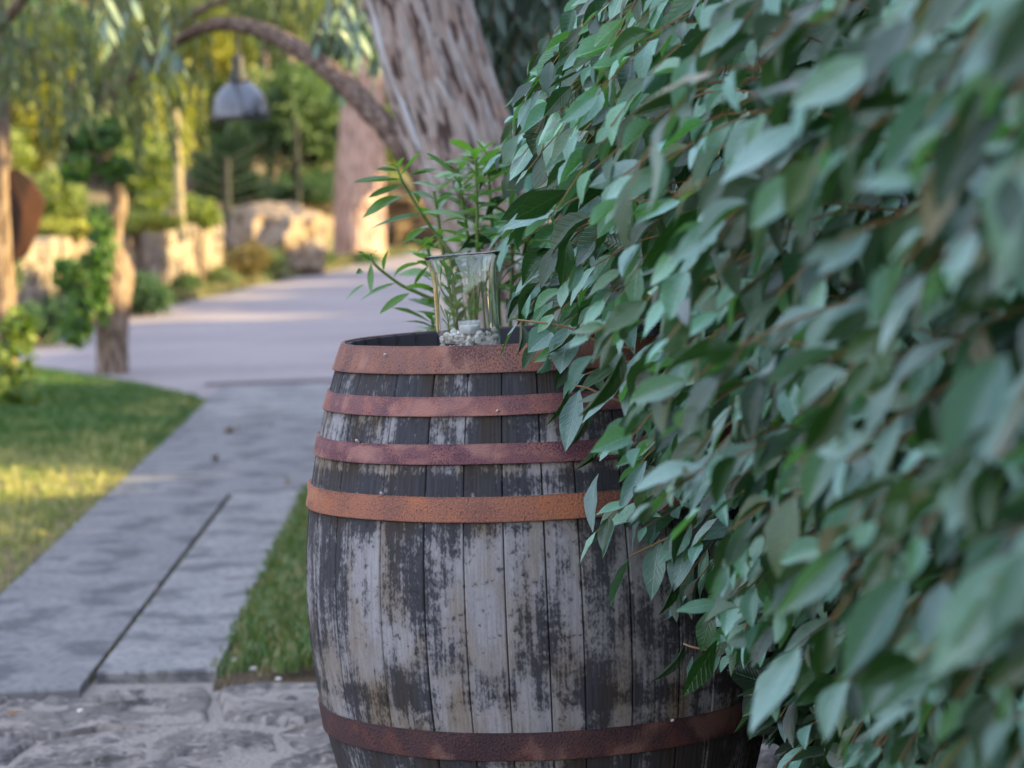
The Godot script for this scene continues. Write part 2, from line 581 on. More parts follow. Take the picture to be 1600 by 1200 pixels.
	for i in 150:
		var d := lerpf(6.6, 11.0, rng.randf())
		var s := rng.randf_range(0.12, 0.4)
		xs.append(Transform3D(Basis(Vector3.UP, rng.randf() * TAU).scaled(Vector3(s, s, s)), Vector3(J.call(d) + rng.randf_range(-0.008, 0.008), -0.012, -d)))
		cs.append(Color(0.08, 0.11, 0.035).lerp(Color(0.22, 0.15, 0.08), rng.randf()))
	tag(many("grass", tm, gm, xs, cs), "tiny weeds and dry bits in the joint between the two path slabs", "grass", "", "stuff")
	xs = []
	cs = []
	for i in 17000:
		var d := lerpf(6.6, 11.2, rng.randf())
		var xl: float = Rr.call(d) + 0.012
		var off := pow(rng.randf(), 1.3) * 1.3 - 0.03 * rng.randf()
		if d < 7.1 and rng.randf() < 0.8 - off * 1.2: continue
		if sway.get_noise_2d(off * 4.0, d * 2.0) < -0.1 and rng.randf() < 0.55: continue
		var s := rng.randf_range(0.7, 1.2) * (0.65 if off < 0.04 else 1.0)
		xs.append(Transform3D(Basis(Vector3.UP, rng.randf() * TAU).scaled(Vector3(s, s, s)), Vector3(xl + off, -0.014 + 0.03 * smoothstep(0.0, 0.4, off), -d)))
		cs.append(Color(0.065, 0.13, 0.035).lerp(Color(0.14, 0.185, 0.06), rng.randf()).lerp(Color(0.28, 0.22, 0.10), 0.8 if rng.randf() < 0.22 else 0.0))
	tag(many("grass", tm, gm, xs, cs), "lush green grass strip between the path and the barrel", "grass", "", "stuff")

func _clip(pg: PackedVector2Array, p: Vector2, n: Vector2, gap: float) -> PackedVector2Array:
	var out := PackedVector2Array()
	for i in pg.size():
		var a := pg[i]
		var b := pg[(i + 1) % pg.size()]
		var da := (a - p).dot(n) + gap
		var db := (b - p).dot(n) + gap
		if da <= 0: out.append(a)
		if da * db < 0: out.append(a.lerp(b, da / (da - db)))
	return out

func _box(st: SurfaceTool, a: Vector3, b: Vector3) -> void:
	var q := []
	for i in 8: q.append(Vector3(b.x if i & 1 else a.x, b.y if i & 2 else a.y, b.z if i & 4 else a.z))
	quad(st, q[4], q[5], q[7], q[6])
	quad(st, q[1], q[0], q[2], q[3])
	quad(st, q[5], q[1], q[3], q[7])
	quad(st, q[0], q[4], q[6], q[2])
	quad(st, q[6], q[7], q[3], q[2])
	quad(st, q[0], q[1], q[5], q[4])

# ------------------------------------------------------------------ wall, fence, lamp
func garden_structures() -> void:
	# dry stone wall along the road
	var w := base("stone_wall", Vector3(-4.38, 0.42, -29.0))
	tag(w, "low tan stone wall along the far side of the road", "wall")
	var ms := []
	for k in 5: ms.append(stone_mesh(100 + k, 0.72, 0.16, 2))
	var sms := [mat(lin(0.22, 0.17, 0.125), 0.95, 0.2), mat(lin(0.185, 0.142, 0.112), 0.95, 0.2), mat(lin(0.25, 0.20, 0.15), 0.95, 0.2), mat(lin(0.155, 0.125, 0.105), 0.95, 0.2)]
	var a := Vector3(-4.98, 0.2, -24.2)
	var b := Vector3(-3.98, 0.35, -34.4)
	var dir := (b - a).normalized()
	var turn := atan2(-dir.z, dir.x)
	var rows := 4
	for r in rows:
		var t := rng.randf() * 0.2
		var length := (b - a).length()
		while t < length:
			var l := rng.randf_range(0.22, 0.66)
			var p := a + dir * (t + l / 2) + Vector3(0, 0.10 + r * 0.205, 0)
			var basis := Basis(Vector3.UP, turn + rng.randf_range(-0.06, 0.06)) * Basis.from_scale(Vector3(l * 1.12, 0.25 * rng.randf_range(0.8, 1.3), 0.42 * rng.randf_range(0.85, 1.1)))
			obj("stone", ms[rng.randi() % 5], sms[rng.randi() % 4], w, Transform3D(basis, p - w.position))
			t += l
	# bank of earth and rock between wall and tree
	var bank_m := mat(Color.WHITE, 0.95, 0.2)
	var b1 := noise(512, 512, 51, 0.03, 4)
	bank_m.albedo_texture = mix_tex(512, 512, [[b1, 0.3, 0.6, Vector3(0.27, 0.205, 0.15)], [b1, 0.6, 0.8, Vector3(0.12, 0.085, 0.055)]], Vector3(0.19, 0.14, 0.10))
	bank_m.uv1_triplanar = true
	bank_m.uv1_scale = Vector3(0.5, 0.5, 0.5)
	var bk := obj("rock_outcrop", stone_mesh(301, 0.35, 0.10, 12), bank_m, null, Transform3D(Basis(Vector3.UP, 0.25) * Basis.from_scale(Vector3(1.5, 1.5, 4.6)), Vector3(-3.55, 0.72, -38.2)))
	tag(bk, "rounded tan rock bank between the stone wall and the far pink trunk", "rock")
	var bk2 := obj("rock_outcrop", stone_mesh(302, 0.45, 0.22, 12), mat(lin(0.10, 0.07, 0.045), 0.95, 0.2), null, Transform3D(Basis(Vector3.UP, -0.2) * Basis.from_scale(Vector3(3.4, 1.7, 2.4)), Vector3(-1.7, 0.8, -46.0)))
	tag(bk2, "dark brown earth bank behind the far pink trunk", "rock")
	# fence: posts and wires
	var f := base("wire_fence", Vector3(-3.934, 1.0, -31.0))
	tag(f, "wire fence on pale wooden posts above the stone wall", "fence")
	var pm := mat(lin(0.23, 0.19, 0.12), 0.9, 0.2)
	var gp := mat(lin(0.04, 0.042, 0.038), 0.9, 0.2)
	var posts := [[Vector3(-5.6, 0.85, -22.6), Vector3(-5.6, 2.42, -22.6)], [Vector3(-3.93, 0.95, -31), Vector3(-3.94, 2.53, -31)], [Vector3(-4.12, 1.0, -38), Vector3(-4.1, 2.1, -38)], [Vector3(-3.55, 1.1, -44), Vector3(-3.54, 2.89, -44)]]
	for i in posts.size():
		var pp: Array = posts[i]
		obj("post", tube([pp[0] - f.position, (pp[0] + pp[1]) * 0.5 - f.position, pp[1] - f.position], [0.056, 0.053, 0.05], 9, 0.1, 3.0, 1.0, 3, i), pm if i == 1 else gp, f)
	var wm := mat(lin(0.10, 0.10, 0.095), 0.6, 0.4)
	for i in posts.size() - 1:
		for k in 7:
			var t := 0.1 + k * 0.145
			var p0: Vector3 = posts[i][0].lerp(posts[i][1], t) - f.position
			var p1: Vector3 = posts[i + 1][0].lerp(posts[i + 1][1], t) - f.position
			obj("wire", tube([p0, (p0 + p1) * 0.5 - Vector3(0, 0.03, 0), p1], [0.0025, 0.0025, 0.0025], 4, 0.0, 1.0, 1.0, 3), wm, f)
	# pendant lamp under the limb
	var l := base("pendant_lamp", Vector3(-1.395, 1.72, -13.7))
	tag(l, "grey metal dome pendant lamp hanging from the bare tree limb", "lamp")
	var steel := mat(lin(0.115, 0.118, 0.13), 0.3, 0.5)
	steel.metallic = 0.7
	var prof := [Vector2(0.143, 0.002), Vector2(0.152, -0.004), Vector2(0.157, 0.0), Vector2(0.156, 0.03), Vector2(0.146, 0.08), Vector2(0.126, 0.125), Vector2(0.096, 0.163), Vector2(0.06, 0.188), Vector2(0.046, 0.196)]
	obj("shade", lathe(prof, 40), steel, l)
	var inner := [Vector2(0.046, 0.19), Vector2(0.09, 0.16), Vector2(0.122, 0.12), Vector2(0.141, 0.078), Vector2(0.15, 0.03), Vector2(0.149, 0.004)]
	obj("shade_lining", lathe(inner, 40), mat(lin(0.6, 0.6, 0.58), 0.5), l)
	var dark := mat(lin(0.03, 0.03, 0.032), 0.6, 0.4)
	obj("socket", lathe([Vector2(0.0, 0.19), Vector2(0.052, 0.192), Vector2(0.056, 0.2), Vector2(0.054, 0.225), Vector2(0.036, 0.24), Vector2(0.034, 0.31), Vector2(0.026, 0.33), Vector2(0.008, 0.345), Vector2(0.0, 0.346)], 24), dark, l)
	obj("bulb", lathe([Vector2(0.0, 0.06), Vector2(0.02, 0.064), Vector2(0.033, 0.085), Vector2(0.03, 0.115), Vector2(0.016, 0.15), Vector2(0.014, 0.19)], 20), mat(lin(0.7, 0.7, 0.68), 0.25), l)
	obj("cord", tube([Vector3(0, 0.34, 0), Vector3(0.004, 0.42, 0), Vector3(0.012, 0.49, 0.0)], [0.009, 0.008, 0.008], 6), dark, l)

# ------------------------------------------------------------------ far bushes, weeds, shade givers
var clump := []
var far_m: StandardMaterial3D

func foliage(parent: Node3D, lobes: Array, count: int, size: float, c0: Color, c1: Color, called := "foliage") -> void:
	# lobes: [centre (from the parent), radii]; leaf twigs fill them, thicker towards the skin
	var xs := []
	var cs := []
	for i in count:
		var L: Array = lobes[rng.randi() % lobes.size()]
		var d := rv()
		while d.length() > 1.0 or d.length() < 0.05: d = rv()
		d = d.normalized() * pow(rng.randf(), 0.45)
		var p: Vector3 = L[0] + d * L[1] * rng.randf_range(0.85, 1.12)
		var s := size * rng.randf_range(0.6, 1.3)
		xs.append(Transform3D(Basis.from_euler(rv() * PI).scaled(Vector3(s, s, s)), p))
		cs.append(c0.lerp(c1, rng.randf()))
	many(called, clump[rng.randi() % clump.size()], far_m, xs, cs, parent)

func bush(called: String, label: String, cat: String, centre: Vector3, rx: float, ry: float, count: int, size: float, c0: Color, c1: Color, group := "") -> void:
	var ground := minf(land_y(centre.x, -centre.z), centre.y - ry * 0.6) - 0.05
	var o := base(called, Vector3(centre.x, ground, centre.z))
	tag(o, label, cat, group)
	var lobes := []
	var up := centre.y - ground
	lobes.append([Vector3(0, up, 0), Vector3(rx, ry, rx) * 0.8])
	for k in 5:
		var f := rng.randf() * TAU
		lobes.append([Vector3(cos(f) * rx * 0.55, up + rng.randf_range(-0.45, 0.5) * ry, sin(f) * rx * 0.55), Vector3(rx, ry, rx) * rng.randf_range(0.35, 0.55)])
	foliage(o, lobes, count, size, c0, c1)
	var r := clampf(rx * 0.07, 0.02, 0.12)
	obj("trunk" if up > 1.2 else "stem", tube([Vector3.ZERO, Vector3(rx * 0.05, up * 0.5, 0), Vector3(-rx * 0.04, up, 0)], [r * 1.3, r, r * 0.6], 7, 0.2), bark_far, o)

var bark_far: StandardMaterial3D

func far_garden() -> void:
	for k in 4: clump.append(cluster_mesh(9, 0.75, 0.26, 500 + k))
	far_m = leafy(Color.WHITE, 0.5, Color(0.85, 0.95, 0.45), true, 0.45)
	bark_far = mat(lin(0.16, 0.11, 0.085), 0.95, 0.2)
	var K := {
		"Y": [Color(0.12, 0.16, 0.04), Color(0.28, 0.31, 0.08)], "Y2": [Color(0.2, 0.22, 0.04), Color(0.42, 0.38, 0.08)], "Y3": [Color(0.28, 0.25, 0.09), Color(0.46, 0.40, 0.17)],
		"T": [Color(0.14, 0.10, 0.045), Color(0.24, 0.18, 0.09)], "D": [Color(0.022, 0.05, 0.026), Color(0.05, 0.09, 0.045)], "D2": [Color(0.05, 0.10, 0.055), Color(0.10, 0.165, 0.09)], "G": [Color(0.06, 0.11, 0.045), Color(0.12, 0.18, 0.08)], "O": [Color(0.12, 0.16, 0.075), Color(0.22, 0.25, 0.12)]}
	var list := [
		["shrub", "round yellow green shrub behind the fence beside the pale post", "shrub", Vector3(-4.75, 1.79, -33.6), 0.52, 0.64, "Y"],
		["tree", "tall yellow green leafy tree above the pale fence post", "tree", Vector3(-4.82, 2.63, -37.0), 0.55, 0.8, "Y2"],
		["shrub", "dark green upright shrub below the dome lamp", "shrub", Vector3(-4.63, 2.1, -42.0), 0.5, 0.68, "G"],
		["shrub", "mid green round shrub behind the grey fence post", "shrub", Vector3(-4.33, 1.71, -43.0), 0.62, 0.36, "G"],
		["tree", "olive green tree between the lamp and the far pink trunk", "tree", Vector3(-3.6, 3.45, -51.0), 1.0, 0.9, "O"],
		["shrub", "low dark green shrub above the tan rock bank", "shrub", Vector3(-3.66, 1.7, -46.0), 0.9, 0.38, "D2"],
		["shrub", "small yellow green shrub on top of the stone wall", "shrub", Vector3(-3.95, 1.3, -33.0), 0.27, 0.17, "Y"],
		["tree", "sunlit yellow tree high behind the drooping foliage", "tree", Vector3(-5.3, 4.2, -43.0), 1.25, 0.75, "Y2"],
		["tree", "pale gold tree on the slope above the bare limb", "tree", Vector3(-4.3, 5.5, -57.0), 1.6, 0.8, "Y3"],
		["shrub", "yellow green shrub behind the thin leaning ivy trunk", "shrub", Vector3(-4.75, 1.37, -27.6), 0.5, 0.44, "Y"],
		["shrub", "grey green low shrub left of the ivy trunk across the road", "shrub", Vector3(-5.0, 0.78, -24.0), 0.42, 0.36, "G"],
		["shrub", "dark green bush on the bank right of the far pink trunk", "shrub", Vector3(-1.93, 1.25, -47.5), 0.55, 0.75, "D"],
		["shrub", "deep green dense bush behind the hanging grey green leaves", "shrub", Vector3(0.25, 1.95, -13.0), 0.75, 0.7, "D"],
		["shrub", "yellow shrub beyond the left garden wall", "shrub", Vector3(-7.2, 1.7, -34.0), 0.9, 0.9, "Y"],
		["tree", "pale yellow tree behind the left trunk", "tree", Vector3(-8.0, 3.6, -42.0), 1.3, 1.2, "Y2"]]
	for e in list:
		var n := int(clampf(900.0 * e[4] * e[5] / 0.35, 380, 3200))
		bush(e[0], e[1], e[2], e[3], e[4], e[5], n, 0.13 if e[3].z > -30 else 0.17, K[e[6]][0], K[e[6]][1])
	var mid_words := ["leftmost", "second from left", "third from left", "fourth from left", "fifth from left", "rightmost"]
	for k in 6:
		var d := 46.5 + (k % 2) * 1.6
		var x := -9.0 + k * 1.35
		var kk: String = ["Y2", "G", "Y", "O", "G", "O"][k]
		bush("backing_shrub", "%s of the tall shrubs backing the wire fence" % mid_words[k], "shrub", Vector3(x, land_y(x, d) + 1.3, -d), 1.0, 1.5, 1500, 0.22, K[kk][0], K[kk][1], "tall shrubs behind the fence")
	# bushes over the slope, row behind row
	var kinds := ["Y3", "O", "G", "Y2", "D2", "O", "Y3", "G", "O", "Y2"]
	var words := ["gold green", "olive", "mid green", "yellow", "dark green", "grey olive", "straw coloured", "deep green", "soft olive", "bright yellow"]
	var i := 0
	for row in 5:
		for c in 9:
			var d := 55.0 + row * 6.0
			var x := -14.0 + c * 2.15 + rng.randf_range(-0.7, 0.7) + row * 0.3
			var k: String = kinds[(i * 7 + row) % 10]
			var r := rng.randf_range(1.2, 1.8) + row * 0.15
			bush("slope_bush", "%s bush, %s from left in the %s row on the slope" % [words[(i * 7 + row) % 10], ["first", "second", "third", "fourth", "fifth", "sixth", "seventh", "eighth", "ninth"][c], ["lowest", "second", "middle", "fourth", "topmost"][row]], "bush", Vector3(x, land_y(x, d) + r * 0.5, -d), r, r * rng.randf_range(0.7, 1.0), 1000, 0.32, K[k][0], K[k][1], "bushes on the far slope")
			i += 1
	# slim pale trunks on the slope
	for s in [[-4.55, 50.0, 0.07, "leftmost"], [-3.9, 48.0, 0.08, "middle"], [-3.2, 49.0, 0.07, "rightmost"]]:
		var y: float = land_y(s[0], s[1]) - 0.05
		var o := base("slim_tree", Vector3(s[0], y, -s[1]))
		tag(o, "%s of three slim pale trunks under the olive tree on the slope" % s[3], "tree", "slim pale trunks on the slope")
		obj("trunk", tube([Vector3.ZERO, Vector3(0.03, 1.2, 0), Vector3(-0.02, 2.6, 0), Vector3(0.05, 3.6, 0)], [s[2] * 1.3, s[2], s[2] * 0.9, s[2] * 0.5], 8, 0.15), mat(lin(0.13, 0.10, 0.095), 0.9, 0.2), o)
		foliage(o, [[Vector3(0, 3.5, 0), Vector3(0.7, 0.6, 0.7)]], 260, 0.2, K.O[0], K.O[1])
	# weeds along the far road verge
	var W := [[Vector3(-3.85, 0.44, -27.5), 0.28, 0.24, "D2", "dark green weed clump at the foot of the wall beside the ivy trunk"], [Vector3(-3.43, 0.62, -35.0), 0.45, 0.24, "O", "olive weed clump in front of the tan rock bank"], [Vector3(-3.89, 0.36, -31.0), 0.2, 0.2, "G", "small green weed clump below the pale fence post"], [Vector3(-4.3, 0.30, -23.2), 0.42, 0.24, "D2", "wide dark weed clump behind the left trunk across the road"], [Vector3(-2.22, 0.5, -40.0), 0.36, 0.12, "D2", "flat weed clump at the foot of the far pink trunk"], [Vector3(-4.4, 0.4, -25.6), 0.3, 0.26, "G", "green weed clump between left trunk and ivy trunk"], [Vector3(-3.72, 0.42, -33.2), 0.24, 0.2, "O", "olive weed clump at the right end of the stone wall"], [Vector3(-3.05, 0.52, -37.3), 0.36, 0.15, "D2", "dark weed clump at the road edge below the rock bank"]]
	W.append_array([[Vector3(-3.5, 1.15, -37.6), 0.5, 0.2, "T", "dry straw coloured weeds on top of the tan rock bank"], [Vector3(-3.0, 0.85, -37.0), 0.4, 0.2, "T", "dry weeds on the right slope of the tan rock bank"], [Vector3(-4.25, 1.2, -29.6), 0.5, 0.13, "Y2", "sunlit yellow grass tuft on the stone wall near the pale post"], [Vector3(-4.55, 1.14, -27.2), 0.5, 0.12, "Y2", "sunlit yellow grass tuft on the stone wall beside the ivy trunk"], [Vector3(-3.6, 0.62, -34.6), 0.4, 0.3, "T", "tan dry weeds between wall end and rock bank"], [Vector3(-2.9, 0.55, -38.6), 0.3, 0.14, "G", "small green weeds right below the rock bank"]])
	for e in W:
		bush("weed_clump", e[4], "weeds", e[0], e[1], e[2], 420, 0.10, K[e[3]][0], K[e[3]][1], "weeds along the road verge")
	# shrubs and trees to the right of the garden that shade the path and the road
	var sh := [[Vector3(4.1, 1.3, 1.5), 1.7, 1.9, "clipped dark laurel"], [Vector3(4.3, 1.3, -1.5), 1.7, 1.9, "tall dark laurel"], [Vector3(4.2, 1.3, -4.6), 1.6, 1.9, "broad dark laurel"], [Vector3(4.4, 1.2, -6.4), 1.4, 1.8, "upright dark laurel"], [Vector3(4.4, 1.02, -8.0), 1.25, 1.04, "low dark laurel"], [Vector3(4.4, 1.02, -8.9), 1.25, 1.04, "second low dark laurel"], [Vector3(4.4, 1.02, -9.8), 1.25, 1.04, "third low dark laurel"], [Vector3(4.4, 1.2, -11.5), 1.5, 1.7, "dense dark laurel"], [Vector3(4.4, 1.2, -13.6), 1.7, 1.7, "wide dark laurel"], [Vector3(4.5, 1.25, -16.4), 1.8, 1.7, "rounded dark laurel"], [Vector3(4.8, 1.4, -19.4), 1.9, 1.75, "glossy dark laurel"], [Vector3(5.2, 1.55, -22.8), 2.0, 1.8, "thick dark laurel"], [Vector3(5.6, 1.65, -26.4), 2.1, 1.8, "dusty dark laurel"], [Vector3(6.0, 1.75, -30.0), 2.1, 1.8, "bushy dark laurel"], [Vector3(6.6, 1.85, -33.6), 2.2, 1.8, "leafy dark laurel"], [Vector3(2.9, 1.2, -3.2), 1.1, 1.5, "slim dark laurel"], [Vector3(2.9, 1.2, -1.4), 1.2, 1.6, "second slim dark laurel"], [Vector3(6.4, 1.3, -5.4), 1.5, 1.7, "back row dark laurel"], [Vector3(6.4, 1.4, -12.4), 1.7, 1.7, "second back row dark laurel"], [Vector3(6.5, 1.4, -15.0), 1.7, 1.7, "third back row dark laurel"], [Vector3(6.7, 1.5, -18.0), 1.8, 1.8, "fourth back row dark laurel"], [Vector3(7.2, 1.6, -21.2), 1.9, 1.8, "fifth back row dark laurel"], [Vector3(7.6, 1.7, -24.6), 2.0, 1.9, "sixth back row dark laurel"], [Vector3(8.2, 1.8, -28.2), 2.0, 1.9, "seventh back row dark laurel"], [Vector3(5.4, 1.45, -21.1), 1.7, 1.8, "narrow dark laurel"], [Vector3(5.4, 1.4, -18.0), 1.6, 1.75, "deep green dark laurel"]]
	for e in sh:
		bush("laurel_bush", "%s bush standing right of the road behind the hedge" % e[3], "bush", e[0], e[1], e[2], int(3400 * e[1] * e[2] / 2.2), 0.3, K.D[0], K.D[1], "laurel bushes right of the road")
	var crown_no := 0
	for e in [[Vector3(4.4, 3.95, -7.6), 1.8, 1.85], [Vector3(4.6, 4.95, -12.8), 1.9, 1.05], [Vector3(4.9, 4.85, -17.0), 2.0, 1.1], [Vector3(3.8, 3.5, -27.4), 1.7, 1.1], [Vector3(3.9, 4.3, -40.5), 1.8, 1.8], [Vector3(3.6, 4.2, -2.5), 2.4, 1.8], [Vector3(4.0, 4.0, 2.6), 2.3, 1.8]]:
		crown_no += 1
		bush("shade_tree", "dark leafy tree crown right of the path, %s" % ["beside the barrel", "past the barrel", "beside the lawn corner", "across from the stone wall", "across from the pink trunk", "beside the hedge", "behind the viewer"][crown_no - 1], "tree", e[0], e[1], e[2], int((2200 if e[0].z > -9.0 else (620 if e[0].z > -30.0 else 450)) * e[1] * e[2] / 2.2), 0.3, K.D[0], K.D[1], "shade trees right of the path")

# ------------------------------------------------------------------ trees near the road
func bark(dark: Vector3, mid: Vector3, light: Vector3, pale: Vector3, sd: int) -> StandardMaterial3D:
	var n1 := noise(512, 1024, sd, 0.022, 6, 1, 3)
	var n2 := noise(512, 1024, sd + 1, 0.014, 5, 1, 2)
	var n3 := noise(512, 1024, sd + 2, 0.05, 3, 1, 6)
	var m := mat(Color.WHITE, 0.9, 0.25)
	m.albedo_texture = mix_tex(512, 1024, [[n2, 0.35, 0.6, light], [n1, 0.60, 0.72, pale], [n1, 0.37, 0.27, dark], [n3, 0.62, 0.8, dark, 0.6]], mid)
	relief(m, tex(n1, 512, 1024, Image.FORMAT_L8), 2.5)
	return m

func strands(parent: Node3D, starts: Array, leaf: ArrayMesh, m: Material, per_m: float, len0: float, len1: float, w: float, c0: Color, c1: Color, twig_m: Material) -> void:
	# hanging twigs: leaves along thin cords that droop
	var xs := []
	var cs := []
	var st := begin()
	for s in starts:
		var p: Vector3 = s[0]
		var L: float = s[1]
		var drift := Vector3(rng.randf_range(-0.25, 0.25), -1.0, rng.randf_range(-0.25, 0.25)).normalized()
		var n := int(L * per_m)
		var tone := rng.randf()
		var r := Vector3(0.003, 0, 0.002)
		var e := p + drift * L
		quad(st, p - r, p + r, e + r, e - r)
		for k in n:
			var q := p + drift * (L * (k + rng.randf()) / n)
			var f := rng.randf() * TAU
			var ax := Vector3(cos(f) * 0.45, -0.9, sin(f) * 0.45)
			xs.append(leaf_xf(q, ax, Vector3(cos(f + 1.1), rng.randf_range(-0.1, 0.6), sin(f + 1.1)), rng.randf_range(len0, len1), w * rng.randf_range(0.8, 1.2)))
			cs.append(c0.lerp(c1, clampf(tone * 0.7 + rng.randf() * 0.4, 0, 1)))
	many("crown", leaf, m, xs, cs, parent)
	var tw := obj("twigs", done(st), twig_m, parent)
	tw.set_meta("kind", "stuff")

func ivy(called: String, label: String, spots: Array, count: int, c0: Color, c1: Color) -> void:
	var o := base(called, spots[0][0])
	tag(o, label, "ivy")
	var xs := []
	var cs := []
	var im := leaf_mesh(4, 0.6, 0.15, 0.1, 0.0, 0.0)
	for i in count:
		var s: Array = spots[rng.randi() % spots.size()]
		var d := rv()
		while d.length() > 1.0: d = rv()
		var p: Vector3 = s[0] + d * s[1] - o.position
		var ax := Vector3(rng.randf_range(-0.8, 0.8), rng.randf_range(-1.0, 0.1), rng.randf_range(-0.5, 0.9))
		var l := rng.randf_range(0.045, 0.085)
		xs.append(leaf_xf(p, ax, Vector3(0.3, 0.6, 0.7) + rv() * 0.6, l, l * 0.9))
		cs.append(c0.lerp(c1, rng.randf()))
	many("foliage", im, far_m, xs, cs, o)

func trees() -> void:
	var slim := leaf_mesh(6, 0.9, 0.03, 0.12, 0.02, 0.4, 0.3, 1)
	var hang_m := leafy(Color.WHITE, 0.45, Color(0.5, 0.6, 0.35), true, 0.5)
	var droop_m := leafy(Color.WHITE, 0.6, Color(0.85, 0.9, 0.35), true, 0.35)
	var twig_m := mat(lin(0.15, 0.09, 0.06), 0.9)
	# the big eucalyptus behind the barrel
	var e := base("eucalyptus_tree", Vector3(0.156, 0.0, -9.0))
	tag(e, "large leaning eucalyptus with streaked peeling pink grey bark behind the barrel", "tree")
	var bm := bark(Vector3(0.075, 0.05, 0.045), Vector3(0.29, 0.212, 0.175), Vector3(0.34, 0.28, 0.25), Vector3(0.41, 0.375, 0.355), 61)
	bm.uv1_scale = Vector3(2, 1, 1)
	var o := -e.position
	obj("trunk", tube([Vector3(0.16, -0.06, -9.0) + o, Vector3(0.15, 0.3, -9) + o, Vector3(0.065, 0.79, -9) + o, Vector3(-0.014, 1.02, -9) + o, Vector3(-0.086, 1.248, -9) + o, Vector3(-0.156, 1.474, -9) + o, Vector3(-0.222, 1.70, -9) + o, Vector3(-0.277, 1.923, -9) + o, Vector3(-0.33, 2.15, -9) + o, Vector3(-0.48, 2.85, -9) + o, Vector3(-0.5, 4.2, -9) + o], [0.31, 0.27, 0.224, 0.209, 0.2, 0.188, 0.187, 0.18, 0.178, 0.16, 0.1], 40, 0.16, 5.0, 0.45, 6, 3), bm, e)
	var strip_m := mat(lin(0.46, 0.47, 0.50), 0.8, 0.3)
	obj("bark_strip", tube([Vector3(-0.455, 2.02, -8.93) + o, Vector3(-0.40, 1.78, -8.92) + o, Vector3(-0.335, 1.55, -8.9) + o, Vector3(-0.275, 1.36, -8.89) + o], [0.014, 0.02, 0.014, 0.006], 8, 0.2), strip_m, e)
	var lm := bark(Vector3(0.045, 0.028, 0.02), Vector3(0.11, 0.066, 0.045), Vector3(0.15, 0.095, 0.068), Vector3(0.22, 0.165, 0.13), 71)
	obj("limb", tube([Vector3(0.13, 0.2, -9.1) + o, Vector3(0.043, 0.462, -9.2) + o, Vector3(-0.113, 0.973, -9.3) + o, Vector3(-0.235, 1.209, -9.4) + o, Vector3(-0.338, 1.378, -9.5) + o, Vector3(-0.462, 1.529, -10.0) + o, Vector3(-0.641, 1.715, -10.8) + o, Vector3(-0.885, 1.925, -11.8) + o, Vector3(-1.227, 2.139, -13.0) + o, Vector3(-1.599, 2.233, -14.0) + o, Vector3(-2.019, 2.134, -15.0) + o, Vector3(-2.402, 1.977, -16.0) + o], [0.055, 0.053, 0.049, 0.047, 0.045, 0.045, 0.045, 0.044, 0.040, 0.033, 0.027, 0.018], 16, 0.25, 5.0, 0.6, 5, 7), lm, e)
	obj("limb", tube([Vector3(-0.33, 2.15, -9) + o, Vector3(-0.1, 2.6, -8.7) + o, Vector3(0.3, 2.75, -8.3) + o, Vector3(0.9, 2.8, -8.0) + o], [0.09, 0.07, 0.05, 0.03], 12, 0.2), lm, e)
	var starts := []
	for i in 190:
		starts.append([Vector3(rng.randf_range(-0.16, 0.75), rng.randf_range(1.95, 2.6), rng.randf_range(-10.6, -9.3)) + o, rng.randf_range(0.3, 0.85)])
	for i in 26:
		starts.append([Vector3(rng.randf_range(-0.78, -0.55), rng.randf_range(2.05, 2.3), rng.randf_range(-12.0, -11.2)) + o, rng.randf_range(0.12, 0.36)])
	for i in 6:
		starts.append([Vector3(rng.randf_range(-1.95, -1.6), rng.randf_range(2.2, 2.42), rng.randf_range(-13.6, -12.5)) + o, rng.randf_range(0.12, 0.32)])
	strands(e, starts, slim, hang_m, 34.0, 0.10, 0.17, 0.026, Color(0.06, 0.10, 0.075), Color(0.14, 0.20, 0.15), twig_m)
	# tall trunk across the road
	var p := base("pine_tree", Vector3(-2.409, 0.45, -42.0))
	tag(p, "tall straight pinkish trunk standing across the road left of the eucalyptus", "tree")
	o = -p.position
	var pb := bark(Vector3(0.15, 0.10, 0.085), Vector3(0.36, 0.225, 0.175), Vector3(0.42, 0.275, 0.22), Vector3(0.45, 0.34, 0.29), 81)
	pb.uv1_scale = Vector3(3, 1, 1)
	obj("trunk", tube([Vector3(-2.43, 0.3, -42) + o, Vector3(-2.40, 0.7, -42) + o, Vector3(-2.36, 1.576, -42) + o, Vector3(-2.283, 2.616, -42) + o, Vector3(-2.19, 3.652, -42) + o, Vector3(-2.1, 4.685, -42) + o, Vector3(-2.0, 6.3, -42) + o, Vector3(-1.9, 8.5, -42) + o], [0.47, 0.43, 0.41, 0.37, 0.3, 0.26, 0.2, 0.12], 28, 0.12, 5.0, 0.3, 5, 5), pb, p)
	var lobes := []
	for k in 9: lobes.append([Vector3(rng.randf_range(-1.8, 2.4), rng.randf_range(4.6, 8.2), rng.randf_range(-1.5, 1.5)), Vector3(1.2, 0.8, 1.2) * rng.randf_range(0.6, 1.0)])
	foliage(p, lobes, 2600, 0.24, Color(0.05, 0.08, 0.03), Color(0.11, 0.13, 0.05), "crown")
	# ivy clad tree at the lawn corner
	var t := base("pepper_tree", Vector3(-3.049, 0.02, -19.6))
	tag(t, "crooked ivy clad tree with drooping foliage at the far lawn corner", "tree")
	o = -t.position
	var tb := bark(Vector3(0.09, 0.065, 0.05), Vector3(0.18, 0.125, 0.09), Vector3(0.25, 0.175, 0.125), Vector3(0.30, 0.23, 0.18), 91)
